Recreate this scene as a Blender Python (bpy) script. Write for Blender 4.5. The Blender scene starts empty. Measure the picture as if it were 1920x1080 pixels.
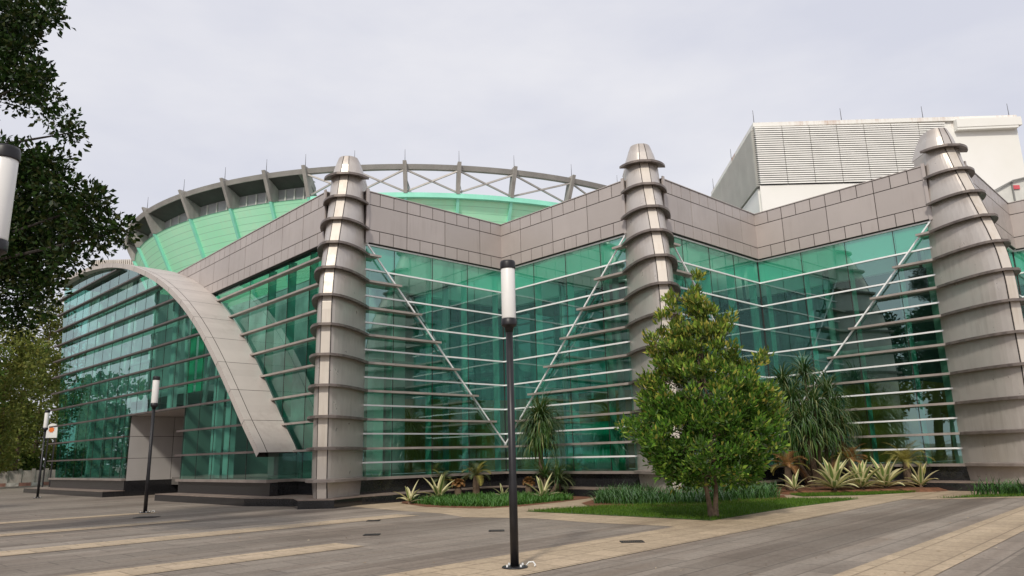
import bpy, math, random
import numpy as np
from mathutils import Vector, Matrix
C = bpy.context.scene
COL = C.collection
rad = math.radians
R0 = random.Random(7)

# ------------------------------------------------------------------ camera
F_PX, PITCH, ROLL = 1364.0, rad(12.97), rad(-1.42)
EYE = Vector((0, 0, 1.6))
fwd = Vector((0, math.cos(PITCH), math.sin(PITCH)))
up0 = Vector((0, -math.sin(PITCH), math.cos(PITCH)))
xr = Vector((1, 0, 0))
cam_right = xr * math.cos(ROLL) + up0 * math.sin(ROLL)
cam_up = -xr * math.sin(ROLL) + up0 * math.cos(ROLL)
cd = bpy.data.cameras.new('camera')
cam = bpy.data.objects.new('camera', cd)
COL.objects.link(cam)
M = Matrix((cam_right, cam_up, -fwd)).transposed().to_4x4()
M.translation = EYE
cam.matrix_world = M
cd.sensor_width = 36.0
cd.lens = F_PX / 1920 * 36.0
cd.clip_end = 3000
C.camera = cam

# ------------------------------------------------------------------ world, sun, exposure
SUN_EL, SUN_AZ = rad(41), math.atan2(-0.28, -0.96)        # towards the sun: behind the viewer, a little to the left
w = bpy.data.worlds.new('World'); C.world = w; w.use_nodes = True
nt = w.node_tree; nt.nodes.clear()
def wn(t, **k):
    n = nt.nodes.new(t)
    for a, b in k.items(): setattr(n, a, b)
    return n
sky = wn('ShaderNodeTexSky', sky_type='NISHITA', sun_disc=False)
sky.sun_elevation = SUN_EL; sky.sun_rotation = SUN_AZ
sky.air_density = 1.6; sky.dust_density = 4.0
bg1 = wn('ShaderNodeBackground'); bg1.inputs[1].default_value = 0.09
nt.links.new(sky.outputs[0], bg1.inputs[0])
tc = wn('ShaderNodeTexCoord'); mp = wn('ShaderNodeMapping'); mp.inputs['Scale'].default_value = (1, 1, 2.6)
nz = wn('ShaderNodeTexNoise'); nz.inputs['Scale'].default_value = 2.2; nz.inputs['Detail'].default_value = 5; nz.inputs['Roughness'].default_value = .55
cr = wn('ShaderNodeValToRGB')
cr.color_ramp.elements[0].position = .34; cr.color_ramp.elements[0].color = (.69, .70, .79, 1)
cr.color_ramp.elements[1].position = .74; cr.color_ramp.elements[1].color = (.88, .87, .90, 1)
nt.links.new(tc.outputs['Generated'], mp.inputs[0]); nt.links.new(mp.outputs[0], nz.inputs[0]); nt.links.new(nz.outputs[0], cr.inputs[0])
bg2 = wn('ShaderNodeBackground'); nt.links.new(cr.outputs[0], bg2.inputs[0]); bg2.inputs[1].default_value = 1.0
mx = wn('ShaderNodeMixShader'); mx.inputs[0].default_value = .9
wo = wn('ShaderNodeOutputWorld')
nt.links.new(bg1.outputs[0], mx.inputs[1]); nt.links.new(bg2.outputs[0], mx.inputs[2]); nt.links.new(mx.outputs[0], wo.inputs[0])
sl = bpy.data.lights.new('sun', 'SUN'); sl.energy = 2.3; sl.angle = rad(5); sl.color = (1, .93, .82)
so = bpy.data.objects.new('sun', sl); COL.objects.link(so)
sdir = Vector((math.sin(SUN_AZ) * math.cos(SUN_EL), math.cos(SUN_AZ) * math.cos(SUN_EL), math.sin(SUN_EL)))
so.rotation_euler = sdir.to_track_quat('Z', 'Y').to_euler(); so.location = (-20, -30, 60)
C.view_settings.view_transform = 'Standard'; C.view_settings.look = 'None'
C.view_settings.exposure = 0.08; C.view_settings.gamma = 1.0
C.cycles.max_bounces = 8; C.cycles.transparent_max_bounces = 14
C.cycles.use_denoising = True

# ------------------------------------------------------------------ helpers
def ray(px, py): return fwd + cam_right * ((px - 960) / F_PX) + cam_up * ((540 - py) / F_PX)
def G(px, py, z=0.0):                       # a point of the ground seen at a spot of the photograph, in metres
    d = ray(px, py); return EYE + d * ((z - EYE.z) / d.z)
def AY(px, py, Y):
    d = ray(px, py); return EYE + d * (Y / d.y)

OFF = {}
def tag(o, label=None, cat=None, group=None, kind=None):
    if label: o['label'] = label
    if cat: o['category'] = cat
    if group: o['group'] = group
    if kind: o['kind'] = kind
    return o
def thing(name, label, cat, loc=(0, 0, 0), group=None):
    o = bpy.data.objects.new(name, None); COL.objects.link(o); o.location = loc
    o.empty_display_size = .3
    OFF[o.name] = Vector(loc)
    return tag(o, label, cat, group)

class MB:
    def __init__(s): s.v = []; s.f = []; s.m = []
    def face(s, pts, mi=0):
        n = len(s.v); s.v += [tuple(p) for p in pts]; s.f.append(tuple(range(n, n + len(pts)))); s.m.append(mi)
    def box(s, o, a, b, c, mi=0):            # corner o, edge vectors a, b, c
        o, a, b, c = Vector(o), Vector(a), Vector(b), Vector(c)
        n = len(s.v)
        s.v += [tuple(p) for p in (o, o + a, o + a + b, o + b, o + c, o + a + c, o + a + b + c, o + b + c)]
        F = [(0, 3, 2, 1), (4, 5, 6, 7), (0, 1, 5, 4), (1, 2, 6, 5), (2, 3, 7, 6), (3, 0, 4, 7)]
        if a.cross(b).dot(c) < 0: F = [tuple(reversed(f)) for f in F]
        s.f += [tuple(n + i for i in f) for f in F]; s.m += [mi] * 6
    def prism(s, poly, z0, z1, mi=0):        # plan polygon (any order), vertical sides
        a = sum(poly[i][0] * poly[(i + 1) % len(poly)][1] - poly[(i + 1) % len(poly)][0] * poly[i][1] for i in range(len(poly)))
        if a < 0: poly = poly[::-1]
        n = len(s.v); k = len(poly)
        s.v += [(p[0], p[1], z0) for p in poly] + [(p[0], p[1], z1) for p in poly]
        s.f.append(tuple(n + i for i in reversed(range(k)))); s.f.append(tuple(n + k + i for i in range(k)))
        s.f += [(n + i, n + (i + 1) % k, n + k + (i + 1) % k, n + k + i) for i in range(k)]
        s.m += [mi] * (k + 2)
    def loft(s, rings, mi=0, cap=True, closed=True):
        n = len(s.v); k = len(rings[0])
        for r in rings: s.v += [tuple(p) for p in r]
        for j in range(len(rings) - 1):
            for i in range(k if closed else k - 1):
                a, b = n + j * k + i, n + j * k + (i + 1) % k
                s.f.append((a, b, b + k, a + k)); s.m.append(mi)
        if cap and closed:
            s.f.append(tuple(n + i for i in reversed(range(k)))); s.f.append(tuple(n + (len(rings) - 1) * k + i for i in range(k))); s.m += [mi, mi]
    def tube(s, pts, r, n=8, mi=0):
        pts = [Vector(p) for p in pts]
        rs = r if isinstance(r, (list, tuple)) else [r] * len(pts)
        rings = []
        for i, p in enumerate(pts):
            d = (pts[min(i + 1, len(pts) - 1)] - pts[max(i - 1, 0)]).normalized()
            x = d.cross(Vector((0, 0, 1)))
            if x.length < 1e-3: x = Vector((1, 0, 0))
            x.normalize(); y = x.cross(d).normalized()
            rings.append([p + (x * math.cos(t) + y * -math.sin(t)) * rs[i] for t in [2 * math.pi * q / n for q in range(n)]])
        s.loft(rings[::-1] if False else rings, mi)
    def beam(s, p, q, wd, ht, upv=(0, 0, 1), mi=0):
        p, q = Vector(p), Vector(q); d = q - p; x = d.cross(Vector(upv))
        if x.length < 1e-4: x = Vector((1, 0, 0))
        x.normalize(); y = x.cross(d).normalized()
        s.box(p - x * wd / 2 - y * ht / 2, d, x * wd, y * ht, mi)
    def build(s, name, mats, parent=None, smooth=False, loc=None):
        me = bpy.data.meshes.new(name)
        off = Vector((0, 0, 0))
        if parent is not None: off = OFF[parent.name]
        elif loc is not None: off = Vector(loc)
        me.from_pydata([(v[0] - off.x, v[1] - off.y, v[2] - off.z) for v in s.v], [], s.f)
        if not isinstance(mats, (list, tuple)): mats = [mats]
        for m_ in mats: me.materials.append(m_)
        me.polygons.foreach_set('material_index', s.m)
        if smooth: me.polygons.foreach_set('use_smooth', [True] * len(s.f))
        me.validate(); me.update()
        o = bpy.data.objects.new(name, me); COL.objects.link(o)
        if parent is not None: o.parent = parent
        elif loc is not None: o.location = loc
        OFF[o.name] = off
        return o
def V3(p, z): return Vector((p[0], p[1], z))
def struct(name, mb, mat): return tag(mb.build(name, mat), kind='structure')

def copy_tree(o, parent=None):
    c = o.copy(); COL.objects.link(c)
    if parent is not None: c.parent = parent
    for ch in list(o.children): copy_tree(ch, c)
    return c

# ------------------------------------------------------------------ materials
def new_mat(name):
    m_ = bpy.data.materials.new(name); m_.use_nodes = True
    n = m_.node_tree; n.nodes.clear(); out = n.nodes.new('ShaderNodeOutputMaterial')
    return m_, n, out
def nd(n, t, ins=None, **k):
    x = n.nodes.new(t)
    for a, b in k.items(): setattr(x, a, b)
    for a, b in (ins or {}).items():
        if hasattr(b, 'is_output') or isinstance(b, bpy.types.NodeSocket): n.links.new(b, x.inputs[a])
        else: x.inputs[a].default_value = b
    return x
def rgb(c): return (c[0], c[1], c[2], 1)
def noise(n, scale, vec=None, detail=4, rough=.55, stretch=None):
    if vec is None: vec = nd(n, 'ShaderNodeNewGeometry').outputs['Position']
    if stretch:
        vec = nd(n, 'ShaderNodeMapping', {'Vector': vec, 'Scale': stretch}).outputs[0]
    return nd(n, 'ShaderNodeTexNoise', {'Vector': vec, 'Scale': scale, 'Detail': detail, 'Roughness': rough}).outputs[0]
def ramp(n, fac, stops):
    r = nd(n, 'ShaderNodeValToRGB', {'Fac': fac}); e = r.color_ramp.elements
    while len(e) < len(stops): e.new(.5)
    for i, (p, c) in enumerate(stops): e[i].position = p; e[i].color = rgb(c)
    return r.outputs[0]
def mixc(n, fac, a, b, mode='MIX'):
    x = n.nodes.new('ShaderNodeMix'); x.data_type = 'RGBA'; x.blend_type = mode
    for i, v in ((0, fac), (6, a), (7, b)):
        if isinstance(v, bpy.types.NodeSocket): n.links.new(v, x.inputs[i])
        elif i == 0: x.inputs[0].default_value = v
        else: x.inputs[i].default_value = rgb(v)
    return x.outputs[2]
def sc(c, k): return tuple(min(1, a * k) for a in c)
def plain(name, base, rough=.6, metal=0.0, var=.12, scale=2.0, stretch=None, bump=0.0, bscale=40, spec=.5):
    m_, n, out = new_mat(name)
    col = ramp(n, noise(n, scale, stretch=stretch), [(.3, sc(base, 1 - var)), (.7, sc(base, 1 + var))])
    p = nd(n, 'ShaderNodeBsdfPrincipled', {'Base Color': col, 'Roughness': rough, 'Metallic': metal, 'Specular IOR Level': spec})
    if bump:
        b = nd(n, 'ShaderNodeBump', {'Height': noise(n, bscale), 'Strength': bump, 'Distance': .02}); n.links.new(b.outputs[0], p.inputs['Normal'])
    n.links.new(p.outputs[0], out.inputs[0]); return m_

def cladding(name, base, stain=(.20, .17, .155), metal=.35, rough=.42, amount=.4, rings=False):
    """aluminium composite cladding: a tone per panel, faint run-off streaks, grime and painted shade below the rings of a pillar"""
    m_, n, out = new_mat(name)
    c0 = ramp(n, noise(n, .7, detail=4), [(.3, sc(base, .94)), (.72, sc(base, 1.05))])
    isl = nd(n, 'ShaderNodeNewGeometry').outputs['Random Per Island']
    c1 = mixc(n, nd(n, 'ShaderNodeMath', {0: isl, 1: .5}, operation='MULTIPLY').outputs[0], c0, sc(base, .84))
    st = noise(n, 5.5, stretch=(1, 1, .06), detail=6, rough=.7)
    blot = noise(n, .55, detail=2)
    f = nd(n, 'ShaderNodeMath', {0: st, 1: blot}, operation='MULTIPLY').outputs[0]
    fr = ramp(n, f, [(.27, (0, 0, 0)), (.44, (amount,) * 3)])
    c2 = mixc(n, fr, c1, stain)
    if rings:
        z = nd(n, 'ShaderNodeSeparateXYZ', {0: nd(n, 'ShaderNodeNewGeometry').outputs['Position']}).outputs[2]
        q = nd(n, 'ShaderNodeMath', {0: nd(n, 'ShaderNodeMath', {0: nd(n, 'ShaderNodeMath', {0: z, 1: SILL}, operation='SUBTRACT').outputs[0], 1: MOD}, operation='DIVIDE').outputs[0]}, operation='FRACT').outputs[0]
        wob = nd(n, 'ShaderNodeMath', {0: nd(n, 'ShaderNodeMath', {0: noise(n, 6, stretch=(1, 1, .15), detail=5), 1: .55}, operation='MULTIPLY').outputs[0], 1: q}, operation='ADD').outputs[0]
        c2 = mixc(n, ramp(n, wob, [(.78, (0, 0, 0)), (1.0, (.30, .30, .30))]), c2, stain)  # band under each ring: weathering plus a bit of painted shading
    p = nd(n, 'ShaderNodeBsdfPrincipled', {'Base Color': c2, 'Metallic': metal, 'Roughness': ramp(n, noise(n, 3), [(.3, (rough - .07,) * 3), (.7, (rough + .1,) * 3)])})
    n.links.new(p.outputs[0], out.inputs[0]); return m_

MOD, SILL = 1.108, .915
m_clad = cladding('brown_grey_cladding', (.475, .425, .40), stain=(.33, .285, .26), metal=.2, amount=.35)
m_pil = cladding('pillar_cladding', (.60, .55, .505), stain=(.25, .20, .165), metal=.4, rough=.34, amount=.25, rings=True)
m_strip = cladding('sunlit_strip', (.66, .60, .53), stain=(.42, .33, .24), metal=.25, rough=.45)  # lighter tone paints in the sun that the noses catch
m_vault = cladding('vault_cladding', (.54, .49, .45), stain=(.36, .31, .28), metal=.1, rough=.5)
m_dark = plain('dark_joint', (.035, .028, .026), .7)
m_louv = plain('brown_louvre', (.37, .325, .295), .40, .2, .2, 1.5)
m_ring = plain('ring_metal', (.185, .155, .14), .45, .4, .3, 3)
m_silver = plain('silver_bar', (.90, .91, .91), .4, .1, .04, 3)
m_granite = plain('black_granite', (.018, .018, .02), .12, 0, .5, 30, spec=.6)
m_step = plain('step_top', (.22, .17, .14), .55, 0, .25, 4, bump=.3)
m_sill = plain('brown_sill', (.30, .255, .23), .45, .3, .18, 2)
m_white = plain('white_wall', (.88, .87, .83), .65, 0, .05, .8)
m_pole = plain('black_pole', (.016, .015, .017), .42, .2, .3, 6)
m_soil = plain('red_soil', (.17, .072, .035), .9, 0, .35, 6, bump=.8)
m_conc = plain('concrete', (.33, .30, .27), .8, 0, .2, 1.2, bump=.3)
m_inner = plain('interior_plaster', (.82, .84, .80), .7, 0, .08, .6)
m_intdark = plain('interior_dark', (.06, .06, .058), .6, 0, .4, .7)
m_teal = plain('teal_curtain', (.02, .19, .17), .7, 0, .5, 1.1, stretch=(1, 1, .06))
m_louvshade = plain('shaded_louvre', (.125, .10, .095), .45, .2, .2, 1.5)  # louvre brown darkened to paint in the shaded undersides of the arched front
m_brown = plain('interior_wood', (.26, .125, .02), .5, 0, .35, 1.2, stretch=(1, 1, .15))
m_floor = plain('interior_floor', (.14, .13, .12), .3, 0, .2, 1)
m_intcold = plain('hall_column', (.22, .25, .24), .5, 0, .05, 1)
m_intcol = plain('interior_column', (.75, .78, .76), .5, 0, .05, 1)
m_green = plain('green_panel', (.01, .26, .17), .5, 0, .12, .7)

def glass_mat(name, tint, refl, base_r=.16, rough=.0):
    m_, n, out = new_mat(name)
    tr = nd(n, 'ShaderNodeBsdfTransparent', {'Color': rgb(tint)})
    wob = noise(n, .55, detail=1)
    bmp = nd(n, 'ShaderNodeBump', {'Height': wob, 'Strength': .07, 'Distance': .05})
    gl = nd(n, 'ShaderNodeBsdfGlossy', {'Color': rgb(refl), 'Roughness': rough, 'Normal': bmp.outputs[0]})
    ge = nd(n, 'ShaderNodeNewGeometry')                       # Schlick on |cos|, the same from either side of the pane
    dt = nd(n, 'ShaderNodeVectorMath', {0: ge.outputs['Normal'], 1: ge.outputs['Incoming']}, operation='DOT_PRODUCT').outputs['Value']
    ab = nd(n, 'ShaderNodeMath', {0: dt}, operation='ABSOLUTE').outputs[0]
    iv = nd(n, 'ShaderNodeMath', {0: 1.0, 1: ab}, operation='SUBTRACT').outputs[0]
    p5 = nd(n, 'ShaderNodeMath', {0: iv, 1: 5.0}, operation='POWER').outputs[0]
    a = nd(n, 'ShaderNodeMath', {0: p5, 1: .85}, operation='MULTIPLY').outputs[0]
    b = nd(n, 'ShaderNodeMath', {0: a, 1: base_r}, operation='ADD', use_clamp=True).outputs[0]
    mxs = nd(n, 'ShaderNodeMixShader', {0: b, 1: tr.outputs[0], 2: gl.outputs[0]})
    n.links.new(mxs.outputs[0], out.inputs[0]); return m_
m_glass = glass_mat('green_tinted_glass', (.46, .82, .70), (.64, .92, .88), .27)
m_glassF = glass_mat('sea_green_glass', (.44, .78, .69), (.72, .92, .90), .26)
m_glassA = glass_mat('side_glass', (.34, .70, .60), (.60, .82, .78), .20)
m_mintlight, n_, o_ = new_mat('painted_mint_light')
n_.links.new(nd(n_, 'ShaderNodeMixShader', {0: .62, 1: nd(n_, 'ShaderNodeBsdfTransparent', {'Color': (.9, 1, .97, 1)}).outputs[0],
    2: nd(n_, 'ShaderNodeBsdfDiffuse', {'Color': (.42, .95, .80, 1)}).outputs[0]}).outputs[0], o_.inputs[0])  # mint diffuse mixed in to imitate light from the interior
m_finglass, n_, o_ = new_mat('glass_fin')
n_.links.new(nd(n_, 'ShaderNodeMixShader', {0: .55, 1: nd(n_, 'ShaderNodeBsdfTransparent', {'Color': (.6, .95, .85, 1)}).outputs[0],
    2: nd(n_, 'ShaderNodeBsdfPrincipled', {'Base Color': (.24, .50, .44, 1), 'Roughness': .2}).outputs[0]}).outputs[0], o_.inputs[0])
m_addskyl, n_, o_ = new_mat('added_roof_glass')
n_.links.new(nd(n_, 'ShaderNodeMixShader', {0: .06, 1: nd(n_, 'ShaderNodeBsdfTransparent', {'Color': (.95, .97, .96, 1)}).outputs[0],
    2: nd(n_, 'ShaderNodeBsdfGlossy', {'Roughness': .05}).outputs[0]}).outputs[0], o_.inputs[0])

# mint weatherboard: lines every 0.42 m of height, faded patches
m_mint, n, out = new_mat('mint_boards')
pos = nd(n, 'ShaderNodeNewGeometry').outputs['Position']
z_ = nd(n, 'ShaderNodeSeparateXYZ', {0: pos}).outputs[2]
fz = nd(n, 'ShaderNodeMath', {0: nd(n, 'ShaderNodeMath', {0: z_, 1: .44}, operation='DIVIDE').outputs[0]}, operation='FRACT').outputs[0]
line = nd(n, 'ShaderNodeMath', {0: fz, 1: .09}, operation='LESS_THAN').outputs[0]
base_c = ramp(n, noise(n, .22, detail=5), [(.30, (.42, .93, .60)), (.55, (.50, .96, .66)), (.75, (.64, .97, .68))])
c1 = mixc(n, nd(n, 'ShaderNodeMath', {0: line, 1: .55}, operation='MULTIPLY').outputs[0], base_c, (.22, .52, .34))
c2 = mixc(n, ramp(n, noise(n, 4, stretch=(1, 1, .1), detail=5), [(.5, (0, 0, 0)), (.8, (.3, .3, .3))]), c1, (.62, .80, .52))
n.links.new(nd(n, 'ShaderNodeBsdfPrincipled', {'Base Color': c2, 'Roughness': .6}).outputs[0], out.inputs[0])
m_mintrib = plain('mint_rib', (.30, .78, .60), .55, 0, .1, .8)

# white block with rust runs near the top
m_wall2, n, out = new_mat('weathered_white')
st = noise(n, 1.6, stretch=(1, 1, .10), detail=6, rough=.75)
blot = noise(n, .25, detail=3)
pos = nd(n, 'ShaderNodeNewGeometry').outputs['Position']
z_ = nd(n, 'ShaderNodeSeparateXYZ', {0: pos}).outputs[2]
hz = nd(n, 'ShaderNodeMapRange', {'Value': z_, 'From Min': 24.5, 'From Max': 28.2}).outputs[0]
ff = nd(n, 'ShaderNodeMath', {0: nd(n, 'ShaderNodeMath', {0: st, 1: blot}, operation='MULTIPLY').outputs[0], 1: hz}, operation='MULTIPLY').outputs[0]
cc = mixc(n, ramp(n, ff, [(.22, (0, 0, 0)), (.36, (.75, .75, .75))]), ramp(n, blot, [(.3, (.80, .79, .74)), (.7, (.86, .85, .82))]), (.42, .22, .12))
n.links.new(nd(n, 'ShaderNodeBsdfPrincipled', {'Base Color': cc, 'Roughness': .7}).outputs[0], out.inputs[0])

# paving
BD = Vector((.68, .733, 0)).normalized(); BN = Vector((BD.y, -BD.x, 0))
def paving(name, stops, tile=(1.2, .6), rowd=1.16):
    m_, n, out = new_mat(name)
    pos = nd(n, 'ShaderNodeNewGeometry').outputs['Position']
    mpn = nd(n, 'ShaderNodeMapping', {'Vector': pos, 'Rotation': (0, 0, -math.atan2(BD.y, BD.x))})
    v = mpn.outputs[0]
    big = noise(n, .25, vec=v, detail=4)
    fine = noise(n, 14, vec=v, detail=5, rough=.7)
    strp = noise(n, 1.0, vec=v, detail=3, stretch=(.05, 1.25, 1))
    f = nd(n, 'ShaderNodeMath', {0: nd(n, 'ShaderNodeMath', {0: big, 1: .35}, operation='MULTIPLY').outputs[0],
        1: nd(n, 'ShaderNodeMath', {0: strp, 1: .65}, operation='MULTIPLY').outputs[0]}, operation='ADD').outputs[0]
    c0 = ramp(n, f, stops)
    c1 = mixc(n, .55, c0, ramp(n, fine, [(.3, (.55, .55, .55)), (.7, (1.3, 1.3, 1.3))]), 'MULTIPLY')
    br = nd(n, 'ShaderNodeTexBrick', {'Vector': v, 'Color1': (1, 1, 1, 1), 'Color2': (.78, .78, .78, 1), 'Mortar': (.42, .41, .40, 1), 'Scale': 1.0,
                                     'Mortar Size': .016, 'Brick Width': tile[0], 'Row Height': tile[1], 'Bias': .1})
    c2 = mixc(n, .8, c1, br.outputs[0], 'MULTIPLY')
    stain = ramp(n, noise(n, .8, vec=v, detail=6, rough=.65), [(.52, (0, 0, 0)), (.78, (.55, .55, .55))])
    us = nd(n, 'ShaderNodeSeparateXYZ', {0: v}).outputs[1]
    row = nd(n, 'ShaderNodeMath', {0: nd(n, 'ShaderNodeMath', {0: us, 1: rowd}, operation='DIVIDE').outputs[0]}, operation='FLOOR').outputs[0]
    wnz = nd(n, 'ShaderNodeTexWhiteNoise', {'W': row}, noise_dimensions='1D').outputs[0]
    c2 = mixc(n, 1.0, c2, ramp(n, wnz, [(0, (.76, .75, .74)), (.45, (.92, .92, .92)), (1, (1.18, 1.19, 1.2))]), 'MULTIPLY')
    c3 = mixc(n, stain, c2, sc(stops[0][1], .62))
    b = nd(n, 'ShaderNodeBump', {'Height': fine, 'Strength': .25, 'Distance': .01})
    p = nd(n, 'ShaderNodeBsdfPrincipled', {'Base Color': c3, 'Roughness': .75, 'Normal': b.outputs[0]})
    n.links.new(p.outputs[0], out.inputs[0]); return m_
m_plaza = paving('grey_paving', [(.34, (.170, .135, .103)), (.45, (.228, .184, .145)), (.55, (.292, .248, .202)), (.66, (.244, .195, .150))])
m_tan = paving('tan_paving', [(.34, (.36, .27, .18)), (.5, (.49, .38, .255)), (.66, (.55, .43, .30))], tile=(.6, .6), rowd=50)

def leaf_mat(name, a, b, trans=.35, gloss=.12, rough=.45):
    m_, n, out = new_mat(name)
    isl = nd(n, 'ShaderNodeNewGeometry').outputs['Random Per Island']
    c = ramp(n, isl, [(0, a), (.5, tuple((x + y) / 2 for x, y in zip(a, b))), (1, b)])
    d = nd(n, 'ShaderNodeBsdfDiffuse', {'Color': c}); t = nd(n, 'ShaderNodeBsdfTranslucent', {'Color': c})
    g = nd(n, 'ShaderNodeBsdfGlossy', {'Color': (1, 1, 1, 1), 'Roughness': rough})
    x = nd(n, 'ShaderNodeMixShader', {0: trans, 1: d.outputs[0], 2: t.outputs[0]})
    fr = nd(n, 'ShaderNodeFresnel', {'IOR': 1.4})
    gf = nd(n, 'ShaderNodeMath', {0: fr.outputs[0], 1: gloss * 1.3}, operation='MULTIPLY', use_clamp=True).outputs[0]
    y = nd(n, 'ShaderNodeMixShader', {0: gf, 1: x.outputs[0], 2: g.outputs[0]})
    n.links.new(y.outputs[0], out.inputs[0]); return m_
m_barkd = plain('dark_bark', (.025, .02, .016), .9, 0, .35, 8)
m_bark = plain('bark', (.13, .09, .06), .9, 0, .35, 8, bump=.8, bscale=25)

# ------------------------------------------------------------------ plan of the building (metres)
MOD, SILL = 1.108, .915
BOT, TOP = SILL + 8.5 * MOD, 12.55
def B(k): return SILL + k * MOD
P1l, P1r = Vector((-7.64, 28.79, 0)), Vector((-6.02, 28.78, 0))
C1 = Vector((-.47, 33.9, 0))
P2l, P2r = Vector((4.76, 28.34, 0)), Vector((6.24, 28.21, 0))
C2 = Vector((11.67, 33.24, 0))
P3l, P3r = Vector((16.73, 27.51, 0)), Vector((18.2, 27.4, 0))
C3 = Vector((23.34, 32.53, 0)); P4l = Vector((28.6, 27.2, 0))
AD = Vector((-.686, .727, 0)).normalized()             # side wall runs this way from P1l
AN = Vector((-AD.y, AD.x, 0))
if AN.y > 0: AN = -AN
FP = Vector((-12.1, 31.5, 0)); FD = Vector((-.722, .69, 0)).normalized(); FN = Vector((-FD.y, FD.x, 0))
A_END = P1l + AD * 18.2

# ------------------------------------------------------------------ ground
mb = MB()
mb.face([(-1500, -900, 0), (1500, -900, 0), (1500, 2200, 0), (-1500, 2200, 0)])
struct('plaza', mb, m_plaza)
def band(u, wd, v0, v1, z, name='paving_band'):
    mb = MB(); a = BN * (u - wd / 2) + BD * v0; b = BN * (u + wd / 2) + BD * v0
    mb.face([(a.x, a.y, z), (b.x, b.y, z), ((b + BD * (v1 - v0)).x, (b + BD * (v1 - v0)).y, z), ((a + BD * (v1 - v0)).x, (a + BD * (v1 - v0)).y, z)])
    struct(name, mb, m_tan)
band(-7.95, 1.65, -12, 33, .008, 'footpath')
band(-3.3, 1.0, -12, 27, .008); band(-12.4, .95, -14, 8.6, .008); band(-17.2, 1.0, -16, 13.9, .008)
band(-21.9, .8, -18, 9.6, .008); band(-26.7, .8, -20, 10.5, .008)
band(1.4, 1.0, -12, 27, .008)
def sheet(name, pxs, z, mat, extra=()):
    mb = MB(); mb.face([V3(G(*p), z) for p in pxs] + [Vector((e[0], e[1], z)) for e in extra])
    return struct(name, mb, mat)
sheet('footpath', [(650, 949), (740, 957), (828, 963), (871, 970), (1000, 972), (1105, 980), (1240, 986), (1318, 992), (1480, 960), (1640, 929)], .004, m_tan, [(16, 28.5), (12, 33), (6, 29), (-.5, 33.5), (-4.3, 28.5)])
sheet('footpath', [], .004, m_tan, [(11.4, 23.6), (12.6, 22.9), (32, 22.3), (32, 26), (27, 29), (23.3, 32), (18, 27.5), (16, 28.2)])

# soil and lawns
S = lambda px: [V3(G(*p), 0) for p in px]
sheet('soil', [(752, 944), (800, 951), (900, 954), (975, 950), (1050, 942), (1095, 936)], .009, m_soil, [(3.6, 29.2), (-.45, 33.2), (-4.4, 29.2)])
sheet('soil', [(1090, 944), (1110, 952), (1300, 950), (1480, 938), (1470, 929), (1300, 929), (1130, 933)], .016, m_soil)
mb = MB(); SB2 = [(9.6, 26.9), (11.4, 26.75), (13.4, 26.7), (14.7, 26.5), (16.0, 27.4), (15.9, 28.0), (11.67, 32.2), (9.0, 29.6)]
cx_, cy_ = 12.6, 28.6
for (x0, y0), (x1, y1) in zip(SB2, SB2[1:] + SB2[:1]):
    i_ = lambda x, y: (x + (cx_ - x) * .12, y + (cy_ - y) * .12, .11)
    mb.face([(x0, y0, .009), (x1, y1, .009), i_(x1, y1), i_(x0, y0)]); mb.face([i_(x0, y0), i_(x1, y1), (cx_, cy_, .13)])
struct('soil', mb, m_soil)
sheet('soil', [], .016, m_soil, [(14.1, 23.72), (30, 23.3), (30, 24.2), (14.8, 24.22)])

m_grass = leaf_mat('grass_blades', (.055, .13, .014), (.13, .22, .032), .3, .02)
m_lawn = plain('lawn_soil', (.06, .11, .02), .95, 0, .4, 5, bump=.5)
def poly_pts(poly, n, rng):
    P = np.array([(p[0], p[1]) for p in poly]); lo, hi = P.min(0), P.max(0); out = []
    while len(out) < n:
        q = lo + rng.random((4 * n, 2)) * (hi - lo)
        ins = np.zeros(len(q), bool); j = len(P) - 1
        for i in range(len(P)):
            c = ((P[i, 1] > q[:, 1]) != (P[j, 1] > q[:, 1])) & (q[:, 0] < (P[j, 0] - P[i, 0]) * (q[:, 1] - P[i, 1]) / (P[j, 1] - P[i, 1] + 1e-12) + P[i, 0])
            ins ^= c; j = i
        out += list(q[ins])
    return np.array(out[:n])
def mesh_np(name, verts, faces, mats, parent=None, midx=None, smooth=False, loc=None):
    """verts (n,3), faces (m,k) arrays"""
    me = bpy.data.meshes.new(name); verts = np.asarray(verts, float)
    off = OFF[parent.name] if parent is not None else (Vector(loc) if loc is not None else Vector((0, 0, 0)))
    verts = verts - np.array(off)
    k = faces.shape[1]
    me.vertices.add(len(verts)); me.vertices.foreach_set('co', verts.ravel())
    me.loops.add(faces.size); me.loops.foreach_set('vertex_index', faces.ravel().astype(np.int32))
    me.polygons.add(len(faces)); me.polygons.foreach_set('loop_start', np.arange(0, faces.size, k, dtype=np.int32))
    for m_ in (mats if isinstance(mats, (list, tuple)) else [mats]): me.materials.append(m_)
    if midx is not None: me.polygons.foreach_set('material_index', np.asarray(midx, np.int32))
    if smooth: me.polygons.foreach_set('use_smooth', np.ones(len(faces), bool))
    me.update(calc_edges=True); me.validate()
    o = bpy.data.objects.new(name, me); COL.objects.link(o)
    if parent is not None: o.parent = parent
    elif loc is not None: o.location = loc
    OFF[o.name] = off
    return o
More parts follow.
